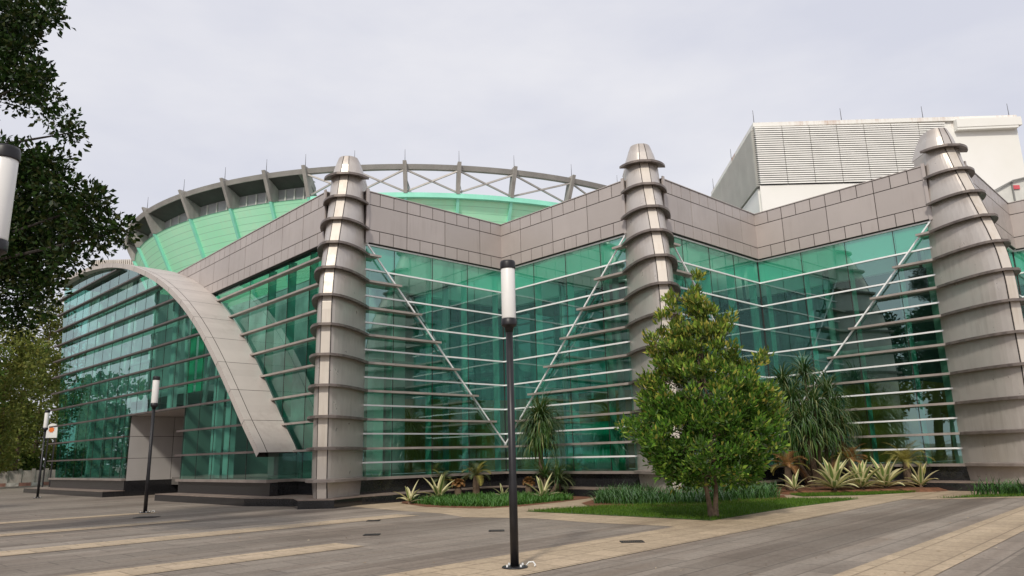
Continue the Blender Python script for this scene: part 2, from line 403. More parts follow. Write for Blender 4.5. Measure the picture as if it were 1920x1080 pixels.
def straps(P, az, el, L, W, droop, nseg, rng, keel=0.0):
    """curved strap leaves rooted at P: (n,3); azimuth, elevation, length, width, droop per leaf -> verts, faces (quads), 2-vert wide"""
    n = len(P); t = np.linspace(0, 1, nseg + 1)
    d0 = np.stack([np.cos(az), np.sin(az), np.zeros(n)], 1); side = np.stack([-np.sin(az), np.cos(az), np.zeros(n)], 1)
    pos = P.copy(); rows = []
    for i, ti in enumerate(t):
        wd = W * (1 - .25 * (1 - ti) ** 2) * np.clip((1 - ti) ** .55, .04, 1) if True else W
        rows.append((pos - side * wd[:, None] / 2, pos + side * wd[:, None] / 2))
        e = el - droop * ti ** 1.3
        pos = pos + (d0 * np.cos(e)[:, None] + np.array([0, 0, 1.]) * np.sin(e)[:, None]) * (L / nseg)[:, None]
    V = np.stack([np.stack(r, 1) for r in rows], 1).reshape(n, (nseg + 1) * 2, 3)
    f = []
    for i in range(nseg): f.append([2 * i, 2 * i + 1, 2 * i + 3, 2 * i + 2])
    Fc = (np.arange(n)[:, None, None] * (nseg + 1) * 2 + np.array(f)[None]).reshape(-1, 4)
    return V.reshape(-1, 3), Fc
rng = np.random.default_rng(5)
def blades(name, poly, n, h, wd, el, droop, mat, z0=0.0, spread=1.0, nseg=2, label=None, cat='grass', edge=None):
    p = poly_pts(poly, n, rng); P = np.c_[p, np.full(n, z0)]
    az = rng.random(n) * 6.283; e = el[0] + (el[1] - el[0]) * rng.random(n); L = h[0] + (h[1] - h[0]) * rng.random(n)
    v, f = straps(P, az, e, L, wd * (.7 + .6 * rng.random(n)), droop * (.5 + rng.random(n)), nseg, rng)
    o = mesh_np(name, v, f, mat)
    return tag(o, label, cat, kind='stuff')
lawn1 = S([(985, 959.5), (1120, 966), (1250, 972.5), (1335, 977), (1480, 953), (1612, 936), (1470, 936), (1300, 943), (1100, 951)])
mb = MB(); mb.face([V3(p, .012) for p in lawn1]); struct('lawn', mb, m_lawn)
blades('grass', lawn1, 26000, (.05, .10), .012, (.9, 1.5), .5, m_grass, .012, label='short green grass of the lawn under the conical tree')
lawn2 = [Vector((9.7, 25.7, 0)), Vector((11.8, 25.6, 0)), Vector((13.3, 26.15, 0)), Vector((14.6, 26.9, 0)), Vector((13.2, 26.9, 0)), Vector((11.4, 26.95, 0)), Vector((9.7, 27.0, 0))]
mb = MB(); mb.face([V3(p, .013) for p in lawn2]); struct('lawn', mb, m_lawn)
blades('grass', lawn2, 7000, (.05, .10), .014, (.9, 1.5), .5, m_grass, .013, label='thin strip of grass in front of the variegated agaves')
lawn3 = [Vector((12.9, 23.3, 0)), Vector((30, 22.8, 0)), Vector((30, 23.35, 0)), Vector((14.1, 23.75, 0))]
mb = MB(); mb.face([V3(p, .013) for p in lawn3]); struct('lawn', mb, m_lawn)
blades('grass', lawn3, 5000, (.05, .10), .014, (.9, 1.5), .5, m_grass, .013, label='grass verge in front of the hedge beside the last pillar')
m_lily = leaf_mat('lily_turf', (.03, .095, .02), (.09, .20, .05), .25, .10)
m_cover = leaf_mat('ground_cover', (.04, .13, .018), (.12, .26, .05), .3, .06)
h1 = S([(1112, 945), (1200, 948), (1320, 945), (1462, 934), (1440, 924), (1300, 926), (1140, 932)])
blades('border_hedge', h1, 5200, (.38, .72), .036, (.85, 1.5), 1.5, m_lily, .01, nseg=4, label='dark strappy lily turf massed behind the conical tree', cat='ground cover')
h2 = [Vector((14.25, 23.85, 0)), Vector((30, 23.45, 0)), Vector((30, 24.1, 0)), Vector((14.9, 24.2, 0))]
blades('border_hedge', h2, 3200, (.38, .75), .036, (.85, 1.5), 1.5, m_lily, .01, nseg=4, label='dark strappy lily turf massed at the foot of the last pillar', cat='ground cover')
h3 = S([(770, 944), (830, 949.5), (930, 951), (990, 946), (1075, 937.5)]) + [Vector((1.5, 29.6, 0)), Vector((-3.2, 29.6, 0))]
blades('ground_cover', h3, 9000, (.14, .36), .034, (.6, 1.4), 1.2, m_cover, .01, nseg=3, label='bright green low ground cover filling the bed in the inner corner', cat='ground cover')

# ------------------------------------------------------------------ glass hall
hall = thing('glass_hall', 'zigzag hall of green glass with brown panelled fascia and ringed tusk shaped pillars', 'building', (5.5, 33, 0))

def fascia(p, q, n_out, name='fascia', ends=(0,)):
    d = (q - p); L = d.length; d.normalize()
    mb = MB()
    mb.box(V3(p, BOT), d * L, -n_out * .42, Vector((0, 0, TOP - BOT)), 1)
    g = .017; n = max(1, round(L / .675)); w_ = L / n; flip = ends == (1,)
    def panel(a, b, z0, h):
        if flip: a, b = n - b, n - a
        mb.box(V3(p + d * (a * w_ + g) + n_out * .002, z0 + g), d * ((b - a) * w_ - 2 * g), n_out * .028, Vector((0, 0, h - 2 * g)), 0)
    for i in range(n): panel(i, i + 1, BOT, .56); panel(i, i + 1, BOT + 1.66, TOP - BOT - 1.66)
    for i in range(0, n, 3): panel(i, min(i + 3, n), BOT + .56, 1.10)
    for e_ in ends: mb.box(V3((p if e_ == 0 else q - d * .13) + n_out * .03, BOT - .05), d * .13, n_out * .06, Vector((0, 0, TOP - BOT + .16)), 0)
    mb.box(V3(p - n_out * .44, TOP), d * L, n_out * .50, Vector((0, 0, .035)), 0)
    return mb.build(name, [m_clad, m_dark], hall)
def wall_leg(p, q, n_out, at_pillar, bars=True, braces=True, zmin=0.0):
    """one straight run of glass wall from p to q; at_pillar 0: pillar at p, 1: pillar at q"""
    if at_pillar == 1: a, b = q, p
    else: a, b = p, q
    d = (b - a); L = d.length; d.normalize()
    fascia(p, q, n_out, ends=(at_pillar,))
    gp = a - n_out * .16                       # plane of the glass
    L += .16                                   # the recessed planes meet behind the fascia corner
    mb = MB(); us = sorted([0.0, L] + [L - .16 - i * 2.0 for i in range(1, 4)]); zs_ = [SILL] + [B(k - .5) for k in range(1, 9)] + [BOT]
    for ua, ub in zip(us, us[1:]):
        for za, zb in zip(zs_, zs_[1:]):
            o4 = [n_out * R0.uniform(-.004, .004) for _ in range(3)]; o4.append(o4[0] + o4[2] - o4[1])
            mb.face([V3(gp + d * ua, za) + o4[0], V3(gp + d * ub, za) + o4[1], V3(gp + d * ub, zb) + o4[2], V3(gp + d * ua, zb) + o4[3]])
    gl = mb.build('glass_wall', m_glass, hall)
    zf = B(7.5) + .02
    mb = MB(); mb.face([V3(gp - n_out * .03, zf), V3(gp - n_out * .03 + d * L, zf), V3(gp - n_out * .03 + d * L, BOT), V3(gp - n_out * .03, BOT)]); mb.build('mint_light_band', m_mintlight, gl)  # layer added to stand in for the bright interior behind the top row
    mb = MB()
    npan = 4; t = L
    seams = [L - .16 - (i * 2.0) for i in range(0, 4)]
    for s_ in seams[1:] + [L - .02]:
        mb.box(V3(gp + d * (s_ - .011) - n_out * .012, SILL), d * .022, n_out * .022, Vector((0, 0, BOT - SILL)))
    mb.build('joint', m_dark, gl)
    for s_ in [L - .25] + seams[1:]:
        f = MB(); f.box(V3(gp + d * (s_ - .012 - .05) - n_out * .03, SILL), d * .025, -n_out * .38, Vector((0, 0, BOT - SILL)))
        f.build('glass_fin', m_finglass, gl)
    # dark shadow gap under the fascia, silver bars, frame post at the pillar
    for k in range(1, 10):
        z = B(k - .5) - (.05 if k == 9 else 0)
        s = MB(); s.box(V3(gp + d * .06 + n_out * .004, z - .031), d * (L - .06 - .05), n_out * .06, Vector((0, 0, .062)))
        s.build('glazing_bar', m_silver, gl)
    s = MB(); s.box(V3(gp + d * .01 + n_out * .004, SILL + .01), d * .075, n_out * .085, Vector((0, 0, BOT - SILL - .02))); s.build('frame_post', m_silver, gl)
    zb1 = B(1)
    for k in range(1, 9):
        z = B(k); tt = L if k == 1 else L * (BOT - z) / (BOT - zb1) + .14
        if k == 1: tt = L - .02
        s = MB(); s.box(V3(gp + d * .095 + n_out * .006, z - .045), d * (tt - .1), n_out * .42, Vector((0, 0, .03)))
        s.box(V3(gp + d * .095 + n_out * .33, z - .065), d * (tt - .1), n_out * .10, Vector((0, 0, .085)))
        s.build('louvre', m_louv, gl)
    if braces:
        s = MB(); s.beam(V3(gp + d * .08 + n_out * .16, BOT - .03), V3(gp + d * (L - .12) + n_out * .16, zb1 + .05), .055, .055, upv=n_out); s.build('brace', m_silver, gl)
    # sill, granite base, step
    L -= .16
    s = MB(); s.box(V3(a - n_out * .3, SILL - .10), d * L, n_out * .44, Vector((0, 0, .098))); s.build('sill', m_sill, hall)
    s = MB(); s.box(V3(a - n_out * .3, .0), d * (L + .05), n_out * .25, Vector((0, 0, SILL - .103))); s.build('plinth', m_granite, hall)
    return gl
def nrm(p, q):
    d = (q - p).normalized(); n = Vector((d.y, -d.x, 0))
    return n if n.y < 0 else -n
LEGS = [(P1r, C1, 0), (C1, P2l, 1), (P2r, C2, 0), (C2, P3l, 1), (P3r, C3, 0), (C3, P4l, 1)]
for p, q, ap in LEGS: wall_leg(p, q, nrm(p, q), ap)

# stepped kerb of dark granite round the whole hall
def step_outline():
    o = .95
    pts = []
    def tip(c): return [(c.x - 1.35, c.y - 2.1), (c.x - .75, c.y - 3.55), (c.x + .75, c.y - 3.55), (c.x + 1.35, c.y - 2.1)]
    pts += [(x.x, x.y) for x in [FP + FD * 30 + FN * .9, FP + FD * 12.4 + FN * .9]]
    return pts
def offs(p, q, n, d=.85): return p + n * d, q + n * d
c_p = [(P1l + P1r) / 2, (P2l + P2r) / 2, (P3l + P3r) / 2]
n1, n2 = nrm(P1r, C1), nrm(C1, P2l)
def leg_in(c, n): return c + Vector((0, -1, 0)) * 1.15
poly = []
def tips(c): return [(c.x - 1.25, c.y - 1.55), (c.x - .62, c.y - 3.15), (c.x + .62, c.y - 3.15), (c.x + 1.25, c.y - 1.55)]
ax = P1l + AD * 4.2 + AN * .85
arch_step = FP + FD * -3.4 + FN * .95
e1_, e2_ = FP + FD * -3.6 + FN * 1.05, FP + FD * -3.6 - FN * .3
poly_step = [(e1_.x, e1_.y)] + tips(c_p[0]) + [(C1.x, C1.y - 1.2)] + tips(c_p[1]) + [(C2.x, C2.y - 1.2)] + tips(c_p[2]) + [(C3.x, C3.y - 1.2)] + tips(P4l + Vector((.76, 0, 0))) + [(P4l.x + 3, P4l.y + 8), (20, 40), (0, 40), (-7, 34), (e2_.x, e2_.y)]
mb = MB(); mb.prism(poly_step, -.05, .27); mb.build('step', m_granite, hall)
mb = MB(); mb.prism(poly_step, .272, .30); mb.build('step_top', m_step, hall)

# pillars
def lerp_tab(t, z):
    for (a, x), (b, y) in zip(t, t[1:]):
        if z <= b: return x + (y - x) * max(0, (z - a) / (b - a))
    return t[-1][1]
TIP = [(0, 2.45), (.9, 2.5), (4, 2.62), (7.2, 2.6), (8.3, 2.42), (9.2, 2.1), (10.2, 1.68), (11.2, 1.25), (12.1, .86), (13.1, .5), (14.2, .2)]
WID = [(0, .86), (6, .87), (9, .84), (11, .78), (13.1, .66), (14.2, .45)]
STRIP = .17
def section(z, off=0.0, nseg=9):
    """right half outline from the nose to the wall, then to the back; local x across, y back"""
    t, wd = lerp_tab(TIP, z), lerp_tab(WID, z)
    pts = []
    for i in range(nseg + 1):
        s_ = i / nseg; th = s_ * math.pi / 2
        x = STRIP + (wd - STRIP) * (.62 * math.sin(th) + .38 * s_)
        y = -t * (.62 * math.cos(th) + .38 * (1 - s_))
        pts.append((x, y))
    if off:
        q = []
        for i, (x, y) in enumerate(pts):
            a = pts[max(i - 1, 0)]; b = pts[min(i + 1, len(pts) - 1)]
            dx, dy = b[0] - a[0], b[1] - a[1]; l = math.hypot(dx, dy) or 1
            q.append((x + dy / l * off, y - dx / l * off))
        q[0] = (STRIP + off * .25, pts[0][1] - off * 1.02)
        pts = q
    return pts
def make_pillar(c, lean=0.0):
    root = None
    zs = [.30] + [SILL + i * .277 for i in range(0, 45)]
    zs = [z for z in zs if z <= 13.15]
    mb = MB()
    rings = []
    for z in zs:
        h = section(z); k = -.05 if z < SILL - .02 else 0
        r = [(c.x + x + k * (1 if x > 0 else 0), c.y + y - k, z) for x, y in h] + [(c.x + lerp_tab(WID, z), c.y + .9, z), (c.x - lerp_tab(WID, z), c.y + .9, z)] + [(c.x - x - k, c.y + y - k, z) for x, y in reversed(h)]
        rings.append(r)
    mb.loft(rings)
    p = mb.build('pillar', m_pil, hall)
    # strip on the nose, coloured paler for the sun it faces, one length between each pair of rings
    mb = MB(); fr = []
    for z in zs:
        y = -lerp_tab(TIP, z) - .012 + (.05 if z < SILL - .02 else 0); x = STRIP - .006
        fr.append([(c.x - x, c.y + y, z), (c.x + x, c.y + y, z), (c.x + x, c.y + y + .08, z), (c.x - x, c.y + y + .08, z)])
    mb.loft(fr); mb.build('nose_strip', m_strip, p)
    mb = MB()
    for sg in (-1, 1):
        fr = []
        for z in zs:
            y = -lerp_tab(TIP, z) - .004 + (.05 if z < SILL - .02 else 0); x = STRIP + .012
            fr.append([(c.x + sg * x - .012, c.y + y, z), (c.x + sg * x + .012, c.y + y, z), (c.x + sg * x + .012, c.y + y + .08, z), (c.x + sg * x - .012, c.y + y + .08, z)])
        mb.loft(fr)
    mb.build('strip_joint', m_dark, p)
    # rings
    for k in range(0, 12):
        z = B(k); off = .23 + (.07 if k == 11 else 0)
        o_ = section(z - .03, off); i_ = section(z, .0)
        full = lambda h, zz: [(c.x - x, c.y + y, zz) for x, y in reversed(h)] + [(c.x + x, c.y + y, zz) for x, y in h]
        mb = MB()
        q_ = section(z - .03, off + .015)
        tp, bt = full(o_, z + .018), full(section(z - .03, off), z - .075)
        it, ib = full(section(z, -.05), z + .055), full(section(z, -.05), z - .03)
        n0 = len(tp)
        mb.v = tp + bt + it + ib
        for i in range(n0 - 1):
            mb.f += [(i, i + 1, n0 + i + 1, n0 + i)[::-1], (i, i + 1, 2 * n0 + i + 1, 2 * n0 + i), (n0 + i, n0 + i + 1, 3 * n0 + i + 1, 3 * n0 + i)[::-1]]
        for e in (0, n0 - 1): mb.f.append((e, n0 + e, 3 * n0 + e, 2 * n0 + e))
        mb.m = [0] * len(mb.f)
        mb.build('ring', m_ring if k else m_sill, p)
    # cap: tapering hood above the top ring
    mb = MB(); fr = []
    for z, s_ in ((13.12, 1.0), (13.62, .83), (14.05, .62), (14.08, .60)):
        h = section(13.1); hh = [(x * s_, y * s_ - .0) for x, y in h]
        r = [(c.x + x, c.y + y + .25 * (1 - s_), z) for x, y in hh] + [(c.x + .66 * s_, c.y + 1.05 - .55 * (1 - s_) * 2, z), (c.x - .66 * s_, c.y + 1.05 - .55 * (1 - s_) * 2, z)] + [(c.x - x, c.y + y + .25 * (1 - s_), z) for x, y in reversed(hh)]
        fr.append(r)
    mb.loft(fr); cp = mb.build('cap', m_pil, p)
    mb = MB()
    for sg in (-1, 1):
        f2 = [[(c.x + sg * .17 * s_ - .012, c.y - .5 * s_ - .012 + .25 * (1 - s_), z), (c.x + sg * .17 * s_ + .012, c.y - .5 * s_ - .012 + .25 * (1 - s_), z), (c.x + sg * .17 * s_ + .012, c.y - .5 * s_ + .06 + .25 * (1 - s_), z), (c.x + sg * .17 * s_ - .012, c.y - .5 * s_ + .06 + .25 * (1 - s_), z)]
              for z, s_ in ((13.13, 1.0), (13.62, .83), (14.06, .62))]
        mb.loft(f2)
    mb.build('cap_joint', m_dark, p)
    return p
for c in c_p + [P4l + Vector((.76, 0, 0))]: make_pillar(c)

# side wall beside the first pillar, running back to the vault
VPROF = [(-3.35, 1.95), (-2.5, 2.75), (-1.76, 3.4), (-.65, 4.55), (1.19, 6.3), (3.12, 7.95), (5.23, 9.4), (7.09, 10.45), (9.15, 11.4), (11.02, 12.1), (12.97, 12.75), (14.64, 13.2), (17.0, 13.7), (20.7, 14.2), (24.4, 14.38), (27.6, 14.35)]
# measured front edge is the underside corner; the profile above is the roof skin
def vz(s_): return lerp_tab(VPROF, s_)
def vs(z):
    for (a, x), (b, y) in zip(VPROF, VPROF[1:]):
        if x <= z <= y: return a + (b - a) * (z - x) / (y - x)
    return VPROF[-1][0] if z > VPROF[-1][1] else VPROF[0][0]
def to_A(s_):                               # point of wall A plane straight behind the vault profile station s
    q = FP + FD * s_; r_ = -FN
    d = (P1l - q).dot(AN) / r_.dot(AN); return q + r_ * d
def a_len(q): return (q - P1l).dot(AD)
LA = a_len(to_A(vs(TOP)))
fascia(P1l, P1l + AD * (LA + .4), AN)
gpA = P1l - AN * .16
mb = MB(); zsA = [1.95 + (BOT - 1.95) * i / 14 for i in range(15)]
lenA = lambda z: a_len(to_A(vs(z))) + .12
mb.face([V3(gpA, SILL), V3(gpA + AD * lenA(1.95), SILL), V3(gpA + AD * lenA(1.95), 1.95), V3(gpA, 1.95)])
for za, zb in zip(zsA, zsA[1:]): mb.face([V3(gpA, za), V3(gpA + AD * lenA(za), za), V3(gpA + AD * lenA(zb), zb), V3(gpA, zb)])
glA = mb.build('glass_wall', m_glassA, hall)
mb = MB()
def zlowA(l):
    z = BOT
    for q in zsA[::-1]:
        if lenA(q) < l: return q + .3
    return SILL
for s_ in (1.55, 3.55, 5.55, 7.55):
    lo = zlowA(s_)
    if BOT - lo > .3: mb.box(V3(gpA + AD * s_ - AN * .012, lo), AD * .022, AN * .02, Vector((0, 0, BOT - lo)))
mb.build('joint', m_dark, glA)
for s_ in (1.6, 3.6, 5.6):
    lo = zlowA(s_)
    f = MB(); f.box(V3(gpA + AD * s_ - AN * .03, lo), AD * .025, -AN * .38, Vector((0, 0, BOT - lo))); f.build('glass_fin', m_finglass, glA)
for k in range(1, 9):
    z = B(k); le = a_len(to_A(vs(z + .10))) + .10
    s = MB(); s.box(V3(gpA + AD * .05 + AN * .006, z - .05), AD * le, AN * .30, Vector((0, 0, .035)))
    s.box(V3(gpA + AD * .05 + AN * .21, z - .075), AD * le, AN * .11, Vector((0, 0, .085))); s.build('louvre', m_louv, glA)
LS = a_len(to_A(-3.3)); RT0 = to_A(-3.3); RT1 = FP + FD * -3.3; rd = RT1 - RT0
s = MB(); s.box(V3(P1l - AN * .3, SILL - .10), AD * (LS + .3), AN * .44, Vector((0, 0, .098))); s.build('sill', m_sill, hall)
s = MB(); s.box(V3(P1l - AN * .3, 0), AD * (LS + .3), AN * .25, Vector((0, 0, SILL - .103))); s.build('plinth', m_granite, hall)
s = MB(); s.box(V3(RT0 - rd.normalized() * .2, SILL - .104), rd * 1.05, -FD * .14, Vector((0, 0, .104))); s.build('sill', m_sill, hall)
s = MB(); s.box(V3(RT0 - rd.normalized() * .2, 0), rd * 1.04, -FD * .05, Vector((0, 0, SILL - .106))); s.build('plinth', m_granite, hall)
s = MB(); s.face([V3(RT0 - rd.normalized() * .16, SILL), V3(RT1, SILL), V3(RT1, 1.95), V3(RT0 - rd.normalized() * .16, 1.95)]); s.build('glass_wall', m_glassF, hall)

# interior of the hall: floor, inner wall in three tiers, ceiling edge, columns
back = [P1l + AD * 19 - AN * 5, P1l + AD * 4 - AN * 5, Vector((-5.3, 35.4, 0)), C1 + Vector((0, 4.2, 0)), P2l + Vector((0, 5.2, 0)), P2r + Vector((0, 5.2, 0)), C2 + Vector((0, 4.2, 0)), P3l + Vector((0, 5.2, 0)), P3r + Vector((0, 5.2, 0)), C3 + Vector((0, 4.2, 0)), P4l + Vector((1, 5, 0))]
pdir = [AN, (AN + Vector((0, -1, 0))) * .6] + [Vector((0, -1, 0))] * (len(back) - 2)
def bk(i, k): return back[i] + pdir[i] * k
mb = MB(); mb.prism([((P1l + AD * 19 - AN * .4).x, (P1l + AD * 19 - AN * .4).y), (P1l.x + .2, P1l.y + .4), (P1r.x, P1r.y + .3), (C1.x, C1.y + .35), (P2l.x, P2l.y + .3), (P2r.x, P2r.y + .3), (C2.x, C2.y + .35), (P3l.x, P3l.y + .3), (P3r.x, P3r.y + .3), (C3.x, C3.y + .35), (P4l.x, P4l.y + .3), (P4l.x + 2, 46), (-17, 46)], .5, SILL - .02)
mb.build('floor', m_floor, hall)
def tier(z0, z1, mat, push=0.0, name='inner_wall', rng_=None):
    mb = MB()
    for i in (rng_ or range(2, len(back) - 1)):
        a2, b2 = bk(i, push), bk(i + 1, push)
        d = b2 - a2; n = Vector((-d.y, d.x, 0)).normalized()
        if n.y < 0: n = -n
        mb.box(V3(a2, z0), d, n * .25, Vector((0, 0, z1 - z0)))
    mb.build(name, mat, hall)
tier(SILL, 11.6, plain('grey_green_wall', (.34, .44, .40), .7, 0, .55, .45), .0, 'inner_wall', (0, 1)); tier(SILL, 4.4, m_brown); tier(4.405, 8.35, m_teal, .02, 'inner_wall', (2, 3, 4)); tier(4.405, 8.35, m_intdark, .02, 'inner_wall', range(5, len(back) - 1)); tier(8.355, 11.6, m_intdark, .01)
def bulkhead(a, b, n, e0, e1):
    d = (b - a).normalized(); L = (b - a).length; o = 2.15
    mb = MB(); mb.box(V3(a + d * e0 - n * o, 9.05), d * (L - e0 + e1), -n * .3, Vector((0, 0, 2.67))); mb.build('bulkhead', m_inner, hall)
for (p, q, ap) in LEGS:
    n = nrm(p, q); a, b = (p, q) if ap == 0 else (q, p)
    bulkhead(a, b, n, 1.6, 2.1)
mb = MB(); mb.face([V3(Vector((-12, 52, 0)), 11.75)] + [V3(bk(i, 2.6 if i > 1 else -.2), 11.75) for i in range(len(back))] + [V3(Vector((31, 47, 0)), 11.75)])
mb.build('flat_roof', m_conc, hall)
mb = MB()
for (p, q, ap) in LEGS + [(P1l, P1l + AD * 12, 0)]:
    n = nrm(p, q); mb.face([V3(p - n * .43, 11.72), V3(q - n * .43, 11.72), V3(q - n * (2.14 if p is not P1l else 5), 11.72), V3(p - n * (2.14 if p is not P1l else 5), 11.72)])
mb.build('added_roof_light', m_addskyl, hall)  # added skylight, out of view, to brighten the hall behind its glass
mb = MB()
for (p, q, ap) in LEGS:
    n = nrm(p, q); mb.face([V3(p - n * 2.46, 11.68), V3(q - n * 2.46, 11.68), V3(q - n * 2.46 + Vector((0, 3.6, 0)), 11.68), V3(p - n * 2.46 + Vector((0, 3.6, 0)), 11.68)])
mb.build('inner_roof', m_inner, hall)
mb = MB(); mb.face([V3(x, .91) for x in [Vector((-19, 46, 0)), Vector((31, 46, 0)), Vector((31, 46.2, 0)), Vector((-19, 46.2, 0))]])
for (p, q, ap) in LEGS:
    n = nrm(p, q); d = (q - p).normalized(); L = (q - p).length
    for t_ in (.30, .72):
        cpos = p + d * (L * t_) - n * 1.7
        mb = MB(); mb.tube([V3(cpos, SILL), V3(cpos, 11.6)], .14, 12); mb.build('interior_column', m_intcold, hall, smooth=True)
    for zz in (5.6,):
        mb = MB(); mb.box(V3(p - n * 1.9 + d * .3, zz), d * (L - .6), -n * .12, Vector((0, 0, .22))); mb.build('interior_rail', m_intcold, hall)
# green-painted door panels seen through the glass
for (p, q, t0, t1, z1) in ((C1, P2l, .38, .80, 2.9),):
    n = nrm(p, q); d = (q - p)
    mb = MB(); mb.box(V3(p + d * t0 - n * .9, SILL), d * (t1 - t0), -n * .05, Vector((0, 0, z1 - SILL))); mb.build('green_panel', m_green, hall)

# ------------------------------------------------------------------ entrance vault
vault = thing('entrance_vault', 'arched entrance wing with brown banded louvres over sea green glass and a curved panelled roof', 'building', FP + FD * 10)
prof = []
NS = 60
ss = [-3.35 + (27.6 + 3.35) * (i / NS) ** 1.25 for i in range(NS + 1)]
def curve(s_): return vz(s_)
# smooth the polyline a little
zz_ = [curve(s_) for s_ in ss]
for _ in range(4): zz_ = [zz_[0]] + [(zz_[i - 1] + 2 * zz_[i] + zz_[i + 1]) / 4 for i in range(1, NS)] + [zz_[-1]]
prof = list(zip(ss, zz_))
def pz(s_): return lerp_tab(prof, s_)
def pn(i):
    a, b = prof[max(i - 1, 0)], prof[min(i + 1, NS)]
    d = Vector((b[0] - a[0], b[1] - a[1])).normalized(); return Vector((-d.y, d.x))     # outward normal (s, z)
FRONT = .42
def Fp(s_, z, out): return V3(FP + FD * s_ + FN * out, z)
def back_depth(s_, z):
    q = to_A(s_); dist = (q - (FP + FD * s_)).length
    return min(dist + .03, 2.5)
# skin panels: arc-length stations
arc = [0]
for a, b in zip(prof, prof[1:]): arc.append(arc[-1] + math.hypot(b[0] - a[0], b[1] - a[1]))
Ltot = arc[-1]
def at_arc(l):
    l = min(max(l, 0), Ltot)
    for i in range(NS):
        if l <= arc[i + 1]:
            t = (l - arc[i]) / (arc[i + 1] - arc[i]); s_ = prof[i][0] + (prof[i + 1][0] - prof[i][0]) * t; z = prof[i][1] + (prof[i + 1][1] - prof[i][1]) * t
            n_ = pn(i).lerp(pn(i + 1), t).normalized(); return s_, z, n_
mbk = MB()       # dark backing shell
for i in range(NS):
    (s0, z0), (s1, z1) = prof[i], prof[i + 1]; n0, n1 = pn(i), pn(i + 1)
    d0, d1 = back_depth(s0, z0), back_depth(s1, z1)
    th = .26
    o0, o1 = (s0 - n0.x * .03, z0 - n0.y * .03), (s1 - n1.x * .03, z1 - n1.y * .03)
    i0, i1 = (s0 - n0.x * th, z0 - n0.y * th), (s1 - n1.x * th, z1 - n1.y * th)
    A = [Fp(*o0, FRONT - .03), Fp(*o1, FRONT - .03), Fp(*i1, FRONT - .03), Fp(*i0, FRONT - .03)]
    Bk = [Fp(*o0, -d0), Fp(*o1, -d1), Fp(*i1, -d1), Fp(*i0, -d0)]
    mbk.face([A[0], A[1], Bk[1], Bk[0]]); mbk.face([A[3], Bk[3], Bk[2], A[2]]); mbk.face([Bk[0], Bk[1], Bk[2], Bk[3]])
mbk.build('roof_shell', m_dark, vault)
mbp = MB(); PL = 1.86; npn = int(Ltot / PL); PL = Ltot / npn; sub = 4; g = .012
def skin(l0, l1, o0, o1f):
    for j in range(sub):
        la, lb = l0 + (l1 - l0) * j / sub, l0 + (l1 - l0) * (j + 1) / sub
        (sa, za, na), (sb, zb, nb) = at_arc(la), at_arc(lb)
        da, db = o1f(sa, za), o1f(sb, zb)
        mbp.face([Fp(sa, za, o0), Fp(sa, za, -da), Fp(sb, zb, -db), Fp(sb, zb, o0)])
for i in range(npn):
    l0, l1 = i * PL + g, (i + 1) * PL - g
    s_m, z_m, _ = at_arc((i + .5) * PL)
    skin(l0, l1, FRONT, lambda s_, z: -(FRONT - .33))                     # narrow front strip
    full = back_depth(s_m, z_m)
    if full < 12: skin(l0, l1, FRONT - .36, lambda s_, z: back_depth(s_, z) - .01 if back_depth(s_, z) < 12 else full)
    # front fascia and soffit lip
    for j in range(sub):
        la, lb = l0 + (l1 - l0) * j / sub, l0 + (l1 - l0) * (j + 1) / sub
        (sa, za, na), (sb, zb, nb) = at_arc(la), at_arc(lb); th = .27
        mbp.face([Fp(sa, za, FRONT), Fp(sb, zb, FRONT), Fp(sb - nb.x * th, zb - nb.y * th, FRONT), Fp(sa - na.x * th, za - na.y * th, FRONT)])
        mbp.face([Fp(sa - na.x * th, za - na.y * th, FRONT), Fp(sb - nb.x * th, zb - nb.y * th, FRONT), Fp(sb - nb.x * th, zb - nb.y * th, .0), Fp(sa - na.x * th, za - na.y * th, .0)])
s0_, z0_, n0_ = at_arc(0)
dA = back_depth(s0_, z0_)
mbp.face([Fp(s0_, z0_, FRONT), Fp(s0_ + .27, z0_ - .0, FRONT), Fp(s0_ + .27, z0_ - .0, -dA), Fp(s0_, z0_, -dA)])
mbp.build('curved_roof', m_vault, vault)
mb = MB()
for (sa, za), (sb, zb) in zip(prof, prof[1:]):
    if sa > 9.0: mb.face([Fp(sa, za - .12, -2.5), Fp(sb, zb - .12, -2.5), Fp(sb, zb - .12, -11), Fp(sa, za - .12, -11)])
mb.build('added_roof_light', m_addskyl, vault)  # added glazing, out of view, letting sky light into the vault

# glass of the arched front, with the portal left open
SP0, SP1, ZP = 5.0, 12.0, B(3) - .06
def left_s(z): return 24.6 + (27.5 - 24.6) * (z - SILL) / (14.3 - SILL)
mb = MB()
for i in range(NS):
    (s0, z0), (s1, z1) = prof[i], prof[i + 1]
    def add(sa, sb, za0, zb0, zt0, zt1):
        mb.face([Fp(sa, za0, 0), Fp(sb, zb0, 0), Fp(sb, zt1, 0), Fp(sa, zt0, 0)])
cuts = sorted(set([s for s, z in prof if -3.3 < s < 24.6] + [SP0, SP1, -3.3, 24.6]))
for sa, sb in zip(cuts, cuts[1:]):
    mid = (sa + sb) / 2; lo = ZP if SP0 < mid < SP1 else SILL
    add(sa, sb, lo, lo, max(pz(sa) - .27, lo), max(pz(sb) - .27, lo))
mb.face([Fp(24.6, SILL, 0), Fp(left_s(SILL), SILL, 0), Fp(left_s(14.1), 14.1, 0), Fp(24.6, 14.1, 0)])
gF = mb.build('glass_wall', m_glassF, vault)
mb = MB()
s_ = -1.5
